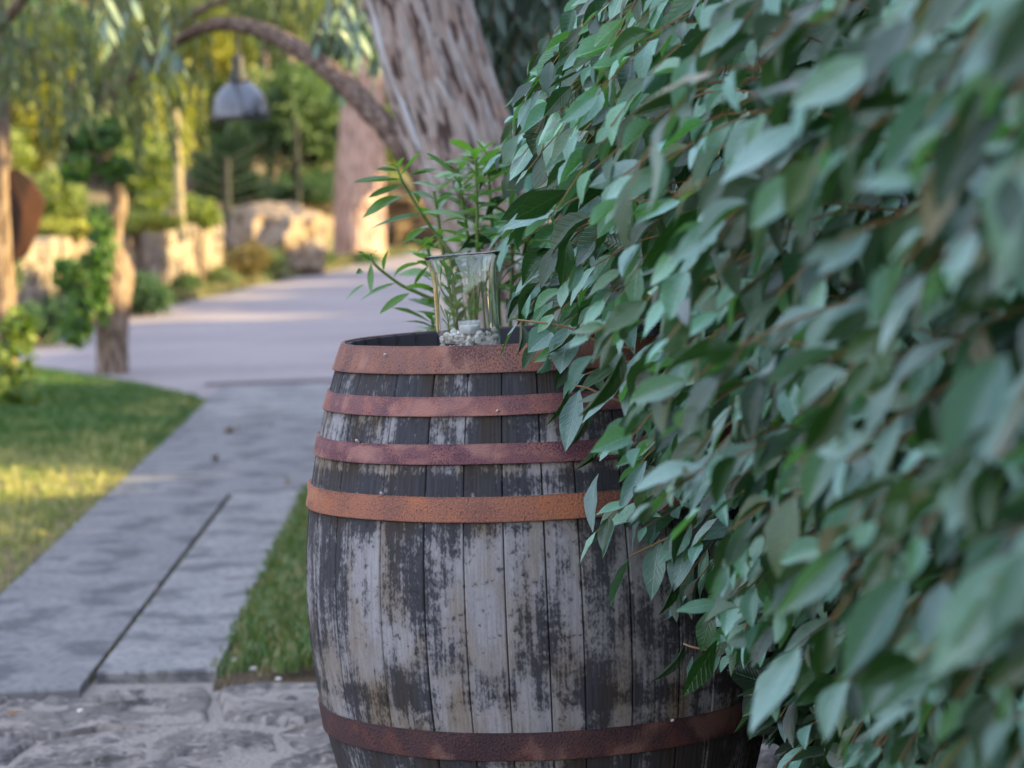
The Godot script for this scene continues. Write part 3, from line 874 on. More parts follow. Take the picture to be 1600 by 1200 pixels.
	obj("trunk", tube([Vector3(-3.049, -0.06, -19.6) + o, Vector3(-3.053, 0.257, -19.6) + o, Vector3(-3.032, 0.55, -19.6) + o, Vector3(-3.004, 0.794, -19.6) + o, Vector3(-3.019, 1.015, -19.6) + o, Vector3(-2.994, 1.185, -19.6) + o, Vector3(-2.955, 1.379, -19.6) + o, Vector3(-3.012, 1.576, -19.6) + o, Vector3(-3.045, 1.82, -19.6) + o, Vector3(-3.0, 2.158, -19.6) + o, Vector3(-2.93, 2.592, -19.6) + o, Vector3(-2.86, 3.3, -19.6) + o], [0.135, 0.115, 0.132, 0.137, 0.08, 0.068, 0.066, 0.068, 0.06, 0.05, 0.045, 0.03], 18, 0.2, 4.0, 0.6, 5, 12), tb, t)
	obj("limb", tube([Vector3(-3.0, 2.16, -19.6) + o, Vector3(-2.5, 2.55, -19.2) + o, Vector3(-2.1, 2.75, -18.8) + o, Vector3(-1.5, 2.85, -18.4) + o], [0.045, 0.04, 0.03, 0.02], 8, 0.2), tb, t)
	obj("limb", tube([Vector3(-3.04, 1.85, -19.6) + o, Vector3(-3.4, 2.4, -19.3) + o, Vector3(-3.9, 2.8, -19.0) + o], [0.045, 0.04, 0.025], 8, 0.2), tb, t)
	starts = []
	for i in 92:
		var x := rng.randf_range(-4.2, -2.25)
		starts.append([Vector3(x, rng.randf_range(2.2, 3.1), rng.randf_range(-20.3, -17.6)) + o, rng.randf_range(0.25, 0.75)])
	for i in 44:
		starts.append([Vector3(rng.randf_range(-2.6, -0.9), rng.randf_range(2.65, 3.1), rng.randf_range(-19.5, -16.6)) + o, rng.randf_range(0.15, 0.5)])
	strands(t, starts, slim, droop_m, 75.0, 0.05, 0.11, 0.018, Color(0.055, 0.09, 0.06), Color(0.22, 0.23, 0.08), twig_m)
	ivy("ivy", "leafy green ivy climbing the crooked tree at the lawn corner", [[Vector3(-3.07, 1.86, -19.45), Vector3(0.16, 0.13, 0.14)], [Vector3(-2.93, 1.62, -19.45), Vector3(0.12, 0.12, 0.12)], [Vector3(-3.22, 1.63, -19.45), Vector3(0.14, 0.12, 0.14)], [Vector3(-3.2, 0.72, -19.4), Vector3(0.13, 0.22, 0.14)], [Vector3(-3.3, 0.42, -19.4), Vector3(0.12, 0.15, 0.12)], [Vector3(-3.1, 0.95, -19.45), Vector3(0.12, 0.12, 0.12)], [Vector3(-3.34, 0.85, -19.4), Vector3(0.12, 0.12, 0.12)], [Vector3(-3.1, 0.7, -19.42), Vector3(0.07, 0.25, 0.06)], [Vector3(-3.06, 1.15, -19.45), Vector3(0.09, 0.2, 0.09)], [Vector3(-3.02, 1.9, -19.4), Vector3(0.2, 0.16, 0.16)]], 980, Color(0.03, 0.09, 0.02), Color(0.10, 0.19, 0.03))
	# left tree
	var l := base("leaning_tree", Vector3(-3.099, 0.025, -15.5))
	tag(l, "slender bare trunk with drooping foliage at the left of the lawn", "tree")
	o = -l.position
	obj("trunk", tube([Vector3(-3.1, -0.06, -15.5) + o, Vector3(-3.077, 0.55, -15.5) + o, Vector3(-3.059, 1.014, -15.5) + o, Vector3(-3.031, 1.592, -15.5) + o, Vector3(-3.024, 2.052, -15.5) + o, Vector3(-3.023, 2.55, -15.5) + o, Vector3(-3.02, 3.4, -15.5) + o], [0.105, 0.083, 0.072, 0.063, 0.056, 0.054, 0.04], 16, 0.15, 4.0, 0.6, 5, 15), tb, l)
	obj("limb", tube([Vector3(-3.02, 2.35, -15.5) + o, Vector3(-2.7, 2.62, -15.2) + o, Vector3(-2.3, 2.72, -14.9) + o], [0.04, 0.03, 0.02], 8, 0.2), tb, l)
	starts = []
	for i in 60:
		starts.append([Vector3(rng.randf_range(-3.3, -1.95), rng.randf_range(2.05, 2.7), rng.randf_range(-16.4, -14.2)) + o, rng.randf_range(0.15, 0.55)])
	strands(l, starts, slim, droop_m, 80.0, 0.045, 0.10, 0.016, Color(0.06, 0.10, 0.075), Color(0.17, 0.20, 0.09), twig_m)
	ivy("ivy", "yellow green creeper at the foot of the slender left trunk", [[Vector3(-2.98, 0.40, -15.35), Vector3(0.12, 0.2, 0.12)], [Vector3(-2.95, 0.62, -15.35), Vector3(0.09, 0.12, 0.1)], [Vector3(-3.0, 0.17, -15.35), Vector3(0.14, 0.14, 0.14)]], 260, Color(0.06, 0.12, 0.02), Color(0.17, 0.22, 0.03))
	# rust brown board by the left trunk
	var st := begin()
	var out2 := [Vector2(-2.95, 1.52), Vector2(-2.90, 1.535), Vector2(-2.82, 1.47), Vector2(-2.745, 1.335), Vector2(-2.80, 1.15), Vector2(-2.865, 1.02), Vector2(-2.95, 0.97)]
	for i in out2.size():
		var j := (i + 1) % out2.size()
		var c := Vector2(-2.87, 1.27)
		for s in [[-15.28, true], [-15.34, false]]:
			var q := [Vector3(out2[i].x, out2[i].y, s[0]), Vector3(out2[j].x, out2[j].y, s[0]), Vector3(c.x, c.y, s[0] + (0.03 if s[1] else 0.0))]
			if s[1]: tri(st, q[1], q[0], q[2])
			else: tri(st, q[0], q[1], q[2])
		quad(st, Vector3(out2[i].x, out2[i].y, -15.28), Vector3(out2[j].x, out2[j].y, -15.28), Vector3(out2[j].x, out2[j].y, -15.34), Vector3(out2[i].x, out2[i].y, -15.34))
	var rustb := mat(Color.WHITE, 0.85, 0.3)
	var nb := noise(256, 256, 95, 0.03, 4, 1, 4)
	rustb.albedo_texture = mix_tex(256, 256, [[nb, 0.35, 0.65, Vector3(0.025, 0.015, 0.011)]], Vector3(0.065, 0.027, 0.016))
	rustb.uv1_triplanar = true
	tag(obj("board", done(st), rustb), "dark rust brown board hung against the slender left trunk", "board")

# ------------------------------------------------------------------ the barrel
const BX := 0.043
const BZ := -4.40

func barrel_r(y: float) -> float:
	var d := (y - 0.53) / 0.434
	return 0.405 - 0.083 * d * d

func barrel() -> void:
	var b := base("wine_barrel", Vector3(BX, 0.0, BZ))
	b.rotation.z = deg_to_rad(0.5)
	tag(b, "weathered grey oak wine barrel with rusty iron hoops", "barrel")
	# stave joints by angle in degrees, 0 faces the camera, growing to the right
	var ang := [-83.0, -70.0, -57.5, -40.5, -28.0, -18.0, -8.6, 0.8, 8.7, 20.0, 32.4, 42.5, 53.0, 62.0, 73.0, 84.0]
	while ang[-1] < 277.0 - 8.0: ang.append(ang[-1] + [9.5, 11.0, 8.6, 10.2][ang.size() % 4])
	ang[-1] = 277.0
	var W := 2048
	var H := 1024
	var streak := noise(W, H, 201, 0.035, 4, 1, 14)
	var blot := noise(W, H, 202, 0.007, 5, 1, 2)
	var grain := noise(W, H, 203, 0.16, 3, 1, 26)
	var speck := noise(W, H, 204, 0.05, 6, 1, 1)
	var brown := noise(W, H, 205, 0.012, 4, 1, 3)
	var fine := noise(W, H, 206, 0.22, 3, 1, 2)
	var off := PackedFloat32Array()
	var edge := PackedFloat32Array()
	off.resize(W)
	edge.resize(W)
	var g := RandomNumberGenerator.new()
	g.seed = 9
	var tone := []
	for i in ang.size() - 1: tone.append(g.randf_range(-0.05, 0.05))
	# tones of the staves seen in the picture: dark, dark, pale, ...
	var seen := {0: 0.02, 1: 0.0, 2: -0.01, 3: 0.11, 4: -0.10, 5: -0.07, 6: -0.05, 7: -0.04, 8: -0.02, 9: 0.03}
	for k in seen: tone[k] = seen[k]
	for x in W:
		var a := (float(x) / W - 0.5) * 360.0
		if a < -83.0: a += 360.0
		for i in ang.size() - 1:
			if a >= ang[i] and a < ang[i + 1]:
				off[x] = tone[i]
				edge[x] = minf(a - ang[i], ang[i + 1] - a)
	var band := PackedFloat32Array()   # wetter, darker weathering next to the hoops
	var tan_ := PackedFloat32Array()
	for y in H:
		var h := 1.0 - float(y) / H
		var v := 0.0
		v += 0.24 * smoothstep(0.875, 0.885, h)
		v += 0.10 * smoothstep(0.735, 0.76, h)
		v += 0.05 * (1.0 - absf(smoothstep(0.80, 0.86, h) * 2.0 - 1.0))
		v += 0.22 * smoothstep(0.725, 0.735, h) * (1.0 - smoothstep(0.750, 0.772, h))
		v -= 0.14 * smoothstep(0.756, 0.770, h) * (1.0 - smoothstep(0.775, 0.785, h))
		v += 0.16 * smoothstep(0.655, 0.69, h) * (1.0 - smoothstep(0.692, 0.70, h))
		v += 0.16 * smoothstep(0.43, 0.405, h) * (1.0 - smoothstep(0.395, 0.38, h))
		v -= 0.10 * smoothstep(0.388, 0.375, h)
		v += 0.3 * smoothstep(0.32, 0.30, h)
		var run := 0.0
		for hb in [0.9215, 0.8555, 0.7795, 0.690]: run = maxf(run, smoothstep(hb - 0.035, hb, h) * (1.0 - smoothstep(hb, hb + 0.003, h)))
		band.append(v)
		tan_.append(0.10 + 0.45 * run + 0.5 * smoothstep(0.62, 0.36, h) + 0.3 * smoothstep(0.74, 0.78, h) * (1.0 - smoothstep(0.79, 0.81, h)))
	var out := PackedByteArray()
	out.resize(W * H * 3)
	var hgt := PackedByteArray()
	hgt.resize(W * H)
	var i3 := 0
	for y in H:
		var bv := band[y]
		var tv := tan_[y]
		for x in W:
			var i := y * W + x
			var s := streak[i] / 255.0
			var gr := grain[i] / 255.0
			var sp := speck[i] / 255.0
			var dk := blot[i] / 255.0 * 0.85 + s * 0.50 + (sp - 0.5) * 0.34 + (gr - 0.5) * 0.50 + (fine[i] / 255.0 - 0.5) * 0.40 + off[x] * 1.1 + bv + 0.065
			var t := clampf((dk - 0.52) / 0.44, 0.0, 1.0)
			t = t * t * (3.0 - 2.0 * t) * 0.95
			var br := clampf((brown[i] / 255.0 - 0.58) * 1.9 + tv, 0.0, 1.0)
			var k := 0.62 + 0.52 * gr + 0.30 * fine[i] / 255.0
			var lr := lerpf(0.248, 0.18, br) * k
			var lg := lerpf(0.235, 0.142, br) * k
			var lb := lerpf(0.238, 0.104, br) * k
			if gr < 0.30: k *= 0.55 + 1.5 * gr
			var kd := 0.55 + 0.9 * gr
			var R := lerpf(lr, lerpf(0.026, 0.030, br) * kd, t)
			var G := lerpf(lg, lerpf(0.026, 0.022, br) * kd, t)
			var B := lerpf(lb, lerpf(0.032, 0.017, br) * kd, t)
			if sp > 0.77:
				var q := minf((sp - 0.77) * 8.0, 0.7)
				R = lerpf(R, 0.03, q)
				G = lerpf(G, 0.022, q)
				B = lerpf(B, 0.018, q)
			if edge[x] < 0.12:
				R *= 0.6
				G *= 0.6
				B *= 0.6
			out[i3] = TO_SRGB[int(R * 1023.0)]
			out[i3 + 1] = TO_SRGB[int(G * 1023.0)]
			out[i3 + 2] = TO_SRGB[int(B * 1023.0)]
			i3 += 3
			hgt[i] = int(clampf(gr * 110.0 + s * 60.0 + (1.0 - t) * 60.0 - maxf(0.0, sp - 0.7) * 260.0, 0, 255))
	var wood := mat(Color.WHITE, 0.82, 0.35)
	wood.albedo_texture = tex(out, W, H, Image.FORMAT_RGB8)
	relief(wood, tex(hgt, W, H, Image.FORMAT_L8), 0.22)
	var inner_m := mat(lin(0.055, 0.052, 0.06), 0.9, 0.3)
	relief(inner_m, tex(noise(256, 256, 207, 0.08, 3, 1, 8), 256, 256, Image.FORMAT_L8), 0.5)
	var top := 0.964
	var bot := -0.02
	var rows := 20
	for i in ang.size() - 1:
		var a0: float = deg_to_rad(ang[i]) + 0.0009
		var a1: float = deg_to_rad(ang[i + 1]) - 0.0009
		var P := PackedVector3Array()
		var U := PackedVector2Array()
		var lift := g.randf_range(-0.0012, 0.0012)
		# cross section of a stave: side, chamfer, face, chamfer, side
		var sect := [[0.0, -0.02], [0.0, -0.0010], [0.04, 0.0], [0.5, 0.0005], [0.96, 0.0], [1.0, -0.0010], [1.0, -0.02]]
		for r in rows + 1:
			var y := lerpf(bot, top, float(r) / rows)
			for q in sect:
				var a := lerpf(a0, a1, q[0])
				var rad: float = barrel_r(y) + q[1] + lift
				P.append(Vector3(sin(a) * rad, y, cos(a) * rad))
				U.append(Vector2(a / TAU + 0.5, 1.0 - maxf(y, 0.0)))
		# rim and inside
		var face := grid(P, U, rows + 1, sect.size())
		var s := obj("stave", face, wood, b)
		s.name = s.name
		var st := begin()
		var rt := barrel_r(top) + lift - 0.001
		for k in 3:
			var b0 := lerpf(a0, a1, k / 3.0)
			var b1 := lerpf(a0, a1, (k + 1) / 3.0)
			var o0 := Vector3(sin(b0) * rt, top, cos(b0) * rt)
			var o1 := Vector3(sin(b1) * rt, top, cos(b1) * rt)
			var i0 := Vector3(sin(b0) * (rt - 0.012), top - 0.001, cos(b0) * (rt - 0.012))
			var i1 := Vector3(sin(b1) * (rt - 0.012), top - 0.001, cos(b1) * (rt - 0.012))
			quad(st, o0, o1, i1, i0)
			var j0 := Vector3(sin(b0) * (rt - 0.024), top - 0.10, cos(b0) * (rt - 0.024))
			var j1 := Vector3(sin(b1) * (rt - 0.024), top - 0.10, cos(b1) * (rt - 0.024))
			quad(st, i0, i1, j1, j0)
		obj("inner_face", done(st), inner_m, s)
	# head: boards just under the rim
	var head := Node3D.new()
	put(head, "head", b)
	var hb := mat(lin(0.09, 0.08, 0.075), 0.9, 0.3)
	var hr := 0.300
	var cuts := [-0.30, -0.21, -0.11, 0.0, 0.11, 0.21, 0.30]
	for k in cuts.size() - 1:
		var z0: float = maxf(cuts[k], -hr + 0.001) + 0.001
		var z1: float = minf(cuts[k + 1], hr - 0.001) - 0.001
		var st := begin()
		var prev := []
		for q in 7:
			var z := lerpf(z0, z1, q / 6.0)
			var xx := sqrt(maxf(hr * hr - z * z, 0.0))
			if prev:
				quad(st, Vector3(-prev[1], top - 0.063, prev[0]), Vector3(-xx, top - 0.063, z), Vector3(xx, top - 0.063, z), Vector3(prev[1], top - 0.063, prev[0]))
			prev = [z, xx]
		obj("plank", done(st), hb, head)
	# hoops: [top, bottom, colours]
	var HW := 2048
	var HH := 320
	var r1 := noise(HW, HH, 221, 0.02, 5, 1, 2)
	var r2 := noise(HW, HH, 222, 0.26, 4, 1, 2)
	var r3 := noise(HW, HH, 223, 0.007, 4, 1, 2)
	var r4 := noise(HW, HH, 224, 0.45, 2)
	var sets := [
		[Vector3(0.210, 0.097, 0.076), Vector3(0.269, 0.113, 0.076), Vector3(0.084, 0.036, 0.035)],
		[Vector3(0.197, 0.084, 0.084), Vector3(0.277, 0.109, 0.088), Vector3(0.109, 0.049, 0.060)],
		[Vector3(0.172, 0.071, 0.077), Vector3(0.252, 0.105, 0.092), Vector3(0.092, 0.030, 0.044)],
		[Vector3(0.311, 0.122, 0.071), Vector3(0.378, 0.134, 0.063), Vector3(0.202, 0.084, 0.063)],
		[Vector3(0.071, 0.034, 0.035), Vector3(0.118, 0.046, 0.038), Vector3(0.042, 0.021, 0.025)]]
	var hc := PackedByteArray()
	hc.resize(HW * HH * 3)
	for y in HH:
		var S: Array = sets[y / 64]
		var v := (y % 64) / 64.0
		for x in HW:
			var i := y * HW + x
			var a := smoothstep(0.42, 0.68, r1[i] / 255.0 * 0.7 + r3[i] / 255.0 * 0.4 - 0.06)
			var c: Vector3 = S[0].lerp(S[1], a)
			c = c.lerp(S[2], smoothstep(0.50, 0.72, r3[(i * 1 + 40000) % (HW * HH)] / 255.0 * 0.55 + r2[i] / 255.0 * 0.5) * 0.9)
			c *= 0.42 + 0.86 * r4[i] / 255.0
			if r2[i] > 196: c *= 0.5
			if y / 64 == 1 and absi(x - 764 + int(v * 6.0)) < 5 + (r2[i] >> 5): c = c.lerp(Vector3(0.50, 0.19, 0.07), 0.75)
			c = c.lerp((S[1] as Vector3).lerp(Vector3(0.34, 0.22, 0.16), 0.3) * 1.15, 0.55 * smoothstep(0.62, 0.8, r3[(i + 90000) % (HW * HH)] / 255.0))
			c *= 1.0 - 0.35 * smoothstep(0.9, 1.0, v) - 0.2 * smoothstep(0.1, 0.0, v)
			hc[i * 3] = TO_SRGB[int(clampf(c.x, 0, 1) * 1023.0)]
			hc[i * 3 + 1] = TO_SRGB[int(clampf(c.y, 0, 1) * 1023.0)]
			hc[i * 3 + 2] = TO_SRGB[int(clampf(c.z, 0, 1) * 1023.0)]
	var hoop_m := mat(Color.WHITE, 0.72, 0.4)
	hoop_m.albedo_texture = tex(hc, HW, HH, Image.FORMAT_RGB8)
	relief(hoop_m, tex(r2, HW, HH, Image.FORMAT_L8), 0.12)
	var hoops := [[0.966, 0.9215, 0, "brown rusty hoop at the rim"], [0.8865, 0.8555, 1, "narrow purple rusty hoop"], [0.8115, 0.7795, 2, "wide purple rusty hoop"], [0.730, 0.690, 3, "bright orange rusty hoop"], [0.353, 0.306, 4, "dark purple brown lower hoop"], [0.155, 0.12, 1, ""], [0.06, 0.012, 0, ""]]
	var nail_m := mat(lin(0.45, 0.36, 0.36), 0.5, 0.5)
	for h in hoops:
		var P := PackedVector3Array()
		var U := PackedVector2Array()
		var prof := [[h[0] - 0.001, -0.004], [h[0], 0.0015], [h[0] - 0.001, 0.0028], [lerpf(h[0], h[1], 0.5), 0.0034], [h[1] + 0.001, 0.0045], [h[1], 0.0035], [h[1] + 0.0005, -0.004]]
		sway.seed = 30 + int(h[2])
		sway.frequency = 1.0
		for k in range(prof.size() - 1, -1, -1):
			var q: Array = prof[k]
			for c in 97:
				var a := TAU * (c % 96) / 96.0
				# a hoop is slightly out of round and does not touch everywhere
				var w := 0.0012 * sway.get_noise_2d(sin(a) * 1.5, cos(a) * 1.5) + (0.0035 * pow(maxf(0.0, cos(a + 1.35)), 8.0) if h[2] == 3 and q[0] > 0.72 else 0.0)
				var wy := 0.0012 * sway.get_noise_2d(sin(a) * 1.2 + 7.0, cos(a) * 1.2)
				var rad: float = barrel_r(q[0]) + q[1] + w + 0.0008
				P.append(Vector3(sin(a) * rad, q[0] + wy, cos(a) * rad))
				var v: float = clampf((h[0] - q[0]) / (h[0] - h[1]), 0.02, 0.98)
				U.append(Vector2(float(c) / 96.0, (h[2] + v) / 5.0))
		var hm := obj("hoop", grid(P, U, prof.size(), 97, true), hoop_m, b)
		if h[3]: tag(hm, h[3])
	# nails that hold the hoops
	for q in [[-51.0, 0.8135, 0.001], [-40.0, 0.7325, 0.0015], [-46.0, 0.952, 0.003], [-9.5, 0.862, 0.003], [24.0, 0.813, 0.001], [30.0, 0.352, 0.003]]:
		var a := deg_to_rad(q[0])
		var rad: float = barrel_r(q[1]) + 0.004
		obj("nail", lathe([Vector2(0, -0.004), Vector2(0.0022, -0.003), Vector2(0.0026, 0.003), Vector2(0.0015, 0.0055), Vector2(0, 0.006)], 8), nail_m, b, Transform3D(Basis(Vector3(cos(a), 0, -sin(a)), 0.9 + q[2] * 90.0), Vector3(sin(a) * rad, q[1], cos(a) * rad)))

# ------------------------------------------------------------------ the glass and what is in it
func vase() -> void:
	var at := Vector3(-0.066, 0.899, -4.25)
	var v := base("glass_vase", at)
	v.rotation.z = deg_to_rad(2.6)
	tag(v, "clear flared glass vase standing on the barrel head", "vase")
	var gm := mat(Color(0.985, 0.997, 0.99, 0.0), 0.0, 0.5)
	gm.refraction_enabled = true
	gm.refraction_scale = 0.05
	var o := [Vector2(0.0, 0.0), Vector2(0.050, 0.0), Vector2(0.0535, 0.004), Vector2(0.0542, 0.02), Vector2(0.0538, 0.05), Vector2(0.0528, 0.09), Vector2(0.0522, 0.13), Vector2(0.0525, 0.16), Vector2(0.054, 0.18), Vector2(0.0568, 0.193), Vector2(0.0605, 0.203), Vector2(0.0638, 0.2085)]
	var full := o.duplicate()
	full.append_array([Vector2(0.0640, 0.2098), Vector2(0.0630, 0.2105)])
	for i in range(o.size() - 1, 1, -1): full.append(o[i] + Vector2(-0.0032, 0.001))
	full.append(Vector2(0.0, 0.006))
	obj("bowl", lathe(full, 56), gm, v)
	# marble chips
	var ms := []
	for k in 7: ms.append(stone_mesh(700 + k, 0.25, 0.30, 2))
	var cm := [mat(lin(0.84, 0.80, 0.75), 0.6), mat(lin(0.74, 0.69, 0.63), 0.6), mat(lin(0.90, 0.88, 0.85), 0.55), mat(lin(0.62, 0.56, 0.50), 0.65)]
	var tilt := Basis(Vector3(0, 0, 1), deg_to_rad(2.6))
	for layer in 7:
		var y := 0.034 + layer * 0.0072
		for k in 36:
			var f := rng.randf_range(-0.3, PI + 0.3) if layer < 4 else rng.randf() * TAU
			var r := 0.0462 * (1.0 - pow(rng.randf(), 2.0) * (0.25 if layer < 4 else 1.0))
			var p := Vector3(cos(f) * r, y + rng.randf_range(-0.003, 0.004), sin(f) * r)
			var s := rng.randf_range(0.0075, 0.0118)
			var pb := obj("pebble", ms[rng.randi() % 7], cm[rng.randi() % 4], null, Transform3D(Basis.from_euler(rv() * PI) * Basis.from_scale(Vector3(s, s * rng.randf_range(0.55, 0.8), s * rng.randf_range(0.8, 1.2))), at + tilt * p))
			tag(pb, "white marble chip among the chips filling the bottom of the glass vase", "pebble", "white chips in the glass vase")
	# tea light
	var c := base("tealight", at + tilt * Vector3(0.002, 0.078, 0.018))
	tag(c, "white tea light in a clear cup on the chips in the vase", "candle")
	var pl := mat(Color(0.95, 0.97, 1.0, 0.2), 0.1, 0.5)
	pl.transparency = BaseMaterial3D.TRANSPARENCY_ALPHA
	obj("cup", lathe([Vector2(0.0, 0.0), Vector2(0.0165, 0.0), Vector2(0.0172, 0.001), Vector2(0.0182, 0.022), Vector2(0.0176, 0.022), Vector2(0.0166, 0.002), Vector2(0.0, 0.0012)], 32), pl, c)
	obj("wax", lathe([Vector2(0.0, 0.0018), Vector2(0.0158, 0.0022), Vector2(0.0166, 0.0135), Vector2(0.015, 0.0142), Vector2(0.0, 0.0135)], 32), mat(lin(0.85, 0.83, 0.80), 0.5), c)
	obj("wick", tube([Vector3(0, 0.013, 0), Vector3(0.0005, 0.017, 0), Vector3(0.0015, 0.0195, 0)], [0.0006, 0.0006, 0.0004], 5), mat(lin(0.05, 0.045, 0.04), 0.9), c)

# ------------------------------------------------------------------ the hedge
var HERO := [
	[Vector3(0.093, 0.998, -3.970), Vector3(0.073, 0.928, -3.935), 0.0494, 0],
	[Vector3(0.065, 0.986, -3.990), Vector3(0.028, 0.967, -3.955), 0.0417, 0],
	[Vector3(0.013, 1.006, -3.980), Vector3(-0.022, 0.950, -3.945), 0.0198, 1],
	[Vector3(0.015, 1.001, -4.010), Vector3(0.017, 0.959, -3.975), 0.0190, 2],
	[Vector3(0.082, 0.943, -4.020), Vector3(0.066, 0.898, -3.985), 0.0210, 2],
	[Vector3(0.092, 0.905, -3.960), Vector3(0.063, 0.843, -3.925), 0.0158, 2],
	[Vector3(0.104, 0.897, -3.950), Vector3(0.072, 0.796, -3.915), 0.0373, 0],
	[Vector3(0.124, 0.881, -4.000), Vector3(0.083, 0.783, -3.965), 0.0239, 2],
	[Vector3(0.167, 0.912, -3.870), Vector3(0.102, 0.857, -3.835), 0.0212, 0],
	[Vector3(0.132, 0.814, -3.980), Vector3(0.100, 0.773, -3.945), 0.0109, 2],
	[Vector3(0.144, 0.817, -3.960), Vector3(0.122, 0.791, -3.925), 0.0148, 1],
	[Vector3(0.130, 0.765, -3.970), Vector3(0.098, 0.688, -3.935), 0.0217, 1],
	[Vector3(0.148, 0.706, -3.970), Vector3(0.107, 0.650, -3.935), 0.0109, 2],
	[Vector3(0.157, 0.707, -3.960), Vector3(0.127, 0.644, -3.925), 0.0148, 0],
	[Vector3(0.193, 0.701, -3.980), Vector3(0.175, 0.644, -3.945), 0.0228, 1],
	[Vector3(0.230, 0.701, -4.000), Vector3(0.201, 0.650, -3.965), 0.0298, 0],
	[Vector3(0.175, 0.632, -3.970), Vector3(0.144, 0.558, -3.935), 0.0128, 1],
	[Vector3(0.222, 0.658, -3.980), Vector3(0.199, 0.574, -3.945), 0.0356, 0],
	[Vector3(0.266, 0.674, -3.920), Vector3(0.234, 0.591, -3.885), 0.0439, 0],
	[Vector3(0.258, 0.485, -4.000), Vector3(0.212, 0.430, -3.965), 0.0259, 2],
	[Vector3(0.269, 0.469, -3.990), Vector3(0.256, 0.423, -3.955), 0.0199, 1],
	[Vector3(0.358, 0.406, -3.970), Vector3(0.334, 0.355, -3.935), 0.0138, 2],
	[Vector3(0.363, 0.397, -3.960), Vector3(0.345, 0.346, -3.925), 0.0187, 2],
	[Vector3(0.413, 0.399, -3.940), Vector3(0.390, 0.353, -3.905), 0.0216, 1],
	[Vector3(0.068, 1.390, -4.420), Vector3(-0.003, 1.356, -4.385), 0.0220, 1],
	[Vector3(0.073, 1.383, -4.420), Vector3(0.022, 1.326, -4.385), 0.0440, 1],
	[Vector3(0.136, 1.386, -4.520), Vector3(0.073, 1.380, -4.485), 0.0247, 1],
	[Vector3(0.147, 1.203, -3.920), Vector3(0.084, 1.161, -3.885), 0.0507, 0],
	[Vector3(0.151, 1.197, -3.900), Vector3(0.080, 1.213, -3.865), 0.0145, 1],
	[Vector3(0.198, 1.256, -3.820), Vector3(0.146, 1.208, -3.785), 0.0228, 0],
	[Vector3(0.218, 1.173, -2.920), Vector3(0.137, 1.086, -2.885), 0.0449, 2],
	[Vector3(0.142, 0.994, -3.220), Vector3(0.081, 0.891, -3.185), 0.0352, 2],
	[Vector3(0.271, 1.248, -2.320), Vector3(0.172, 1.185, -2.285), 0.0333, 0],
	[Vector3(0.323, 1.072, -1.670), Vector3(0.277, 0.994, -1.635), 0.0396, 0],
	[Vector3(0.254, 0.944, -3.320), Vector3(0.185, 0.801, -3.285), 0.0347, 0],
	[Vector3(0.181, 0.991, -3.420), Vector3(0.126, 0.910, -3.385), 0.0289, 1],
	[Vector3(0.256, 0.870, -3.220), Vector3(0.215, 0.794, -3.185), 0.0272, 0],
	[Vector3(0.307, 0.986, -2.320), Vector3(0.240, 0.882, -2.285), 0.0345, 0],
	[Vector3(0.271, 1.062, -2.820), Vector3(0.223, 0.967, -2.785), 0.0322, 2],
	[Vector3(0.310, 0.877, -2.020), Vector3(0.237, 0.788, -1.985), 0.0350, 0],
	[Vector3(0.266, 0.753, -2.420), Vector3(0.199, 0.652, -2.385), 0.0360, 0],
	[Vector3(0.322, 0.950, -1.620), Vector3(0.246, 0.877, -1.585), 0.0360, 0],
	[Vector3(0.192, 0.807, -3.720), Vector3(0.146, 0.737, -3.685), 0.0240, 0],
	[Vector3(0.241, 0.607, -3.920), Vector3(0.223, 0.553, -3.885), 0.0292, 2],
	[Vector3(0.272, 0.574, -3.520), Vector3(0.223, 0.501, -3.485), 0.0298, 2],
	[Vector3(0.342, 1.251, -1.920), Vector3(0.273, 1.196, -1.885), 0.0333, 0],
	[Vector3(0.278, 1.343, -3.220), Vector3(0.219, 1.320, -3.185), 0.0192, 1],
	[Vector3(0.204, 1.313, -4.120), Vector3(0.160, 1.263, -4.085), 0.0266, 1],
	[Vector3(0.149, 1.296, -4.320), Vector3(0.098, 1.254, -4.285), 0.0279, 1],
]
var TWIGS := [
	[Vector3(0.191, 0.957, -3.980), Vector3(0.141, 0.969, -3.960), Vector3(0.092, 0.994, -3.950), Vector3(0.053, 1.003, -3.950), Vector3(0.011, 1.009, -3.960)],
	[Vector3(0.208, 0.861, -3.980), Vector3(0.148, 0.885, -3.950), Vector3(0.116, 0.901, -3.940), Vector3(0.092, 0.906, -3.940)],
	[Vector3(0.252, 0.701, -3.960), Vector3(0.192, 0.707, -3.950), Vector3(0.147, 0.710, -3.950)],
	[Vector3(0.278, 0.685, -3.920), Vector3(0.230, 0.661, -3.950), Vector3(0.175, 0.637, -3.950)],
	[Vector3(0.317, 0.474, -3.980), Vector3(0.271, 0.486, -3.970), Vector3(0.255, 0.491, -3.980)],
	[Vector3(0.482, 0.408, -3.950), Vector3(0.410, 0.405, -3.930), Vector3(0.353, 0.414, -3.940)],
	[Vector3(0.134, 1.340, -4.500), Vector3(0.100, 1.367, -4.450), Vector3(0.069, 1.387, -4.400)],
	[Vector3(0.213, 1.170, -3.900), Vector3(0.175, 1.191, -3.900), Vector3(0.146, 1.203, -3.900)],
]

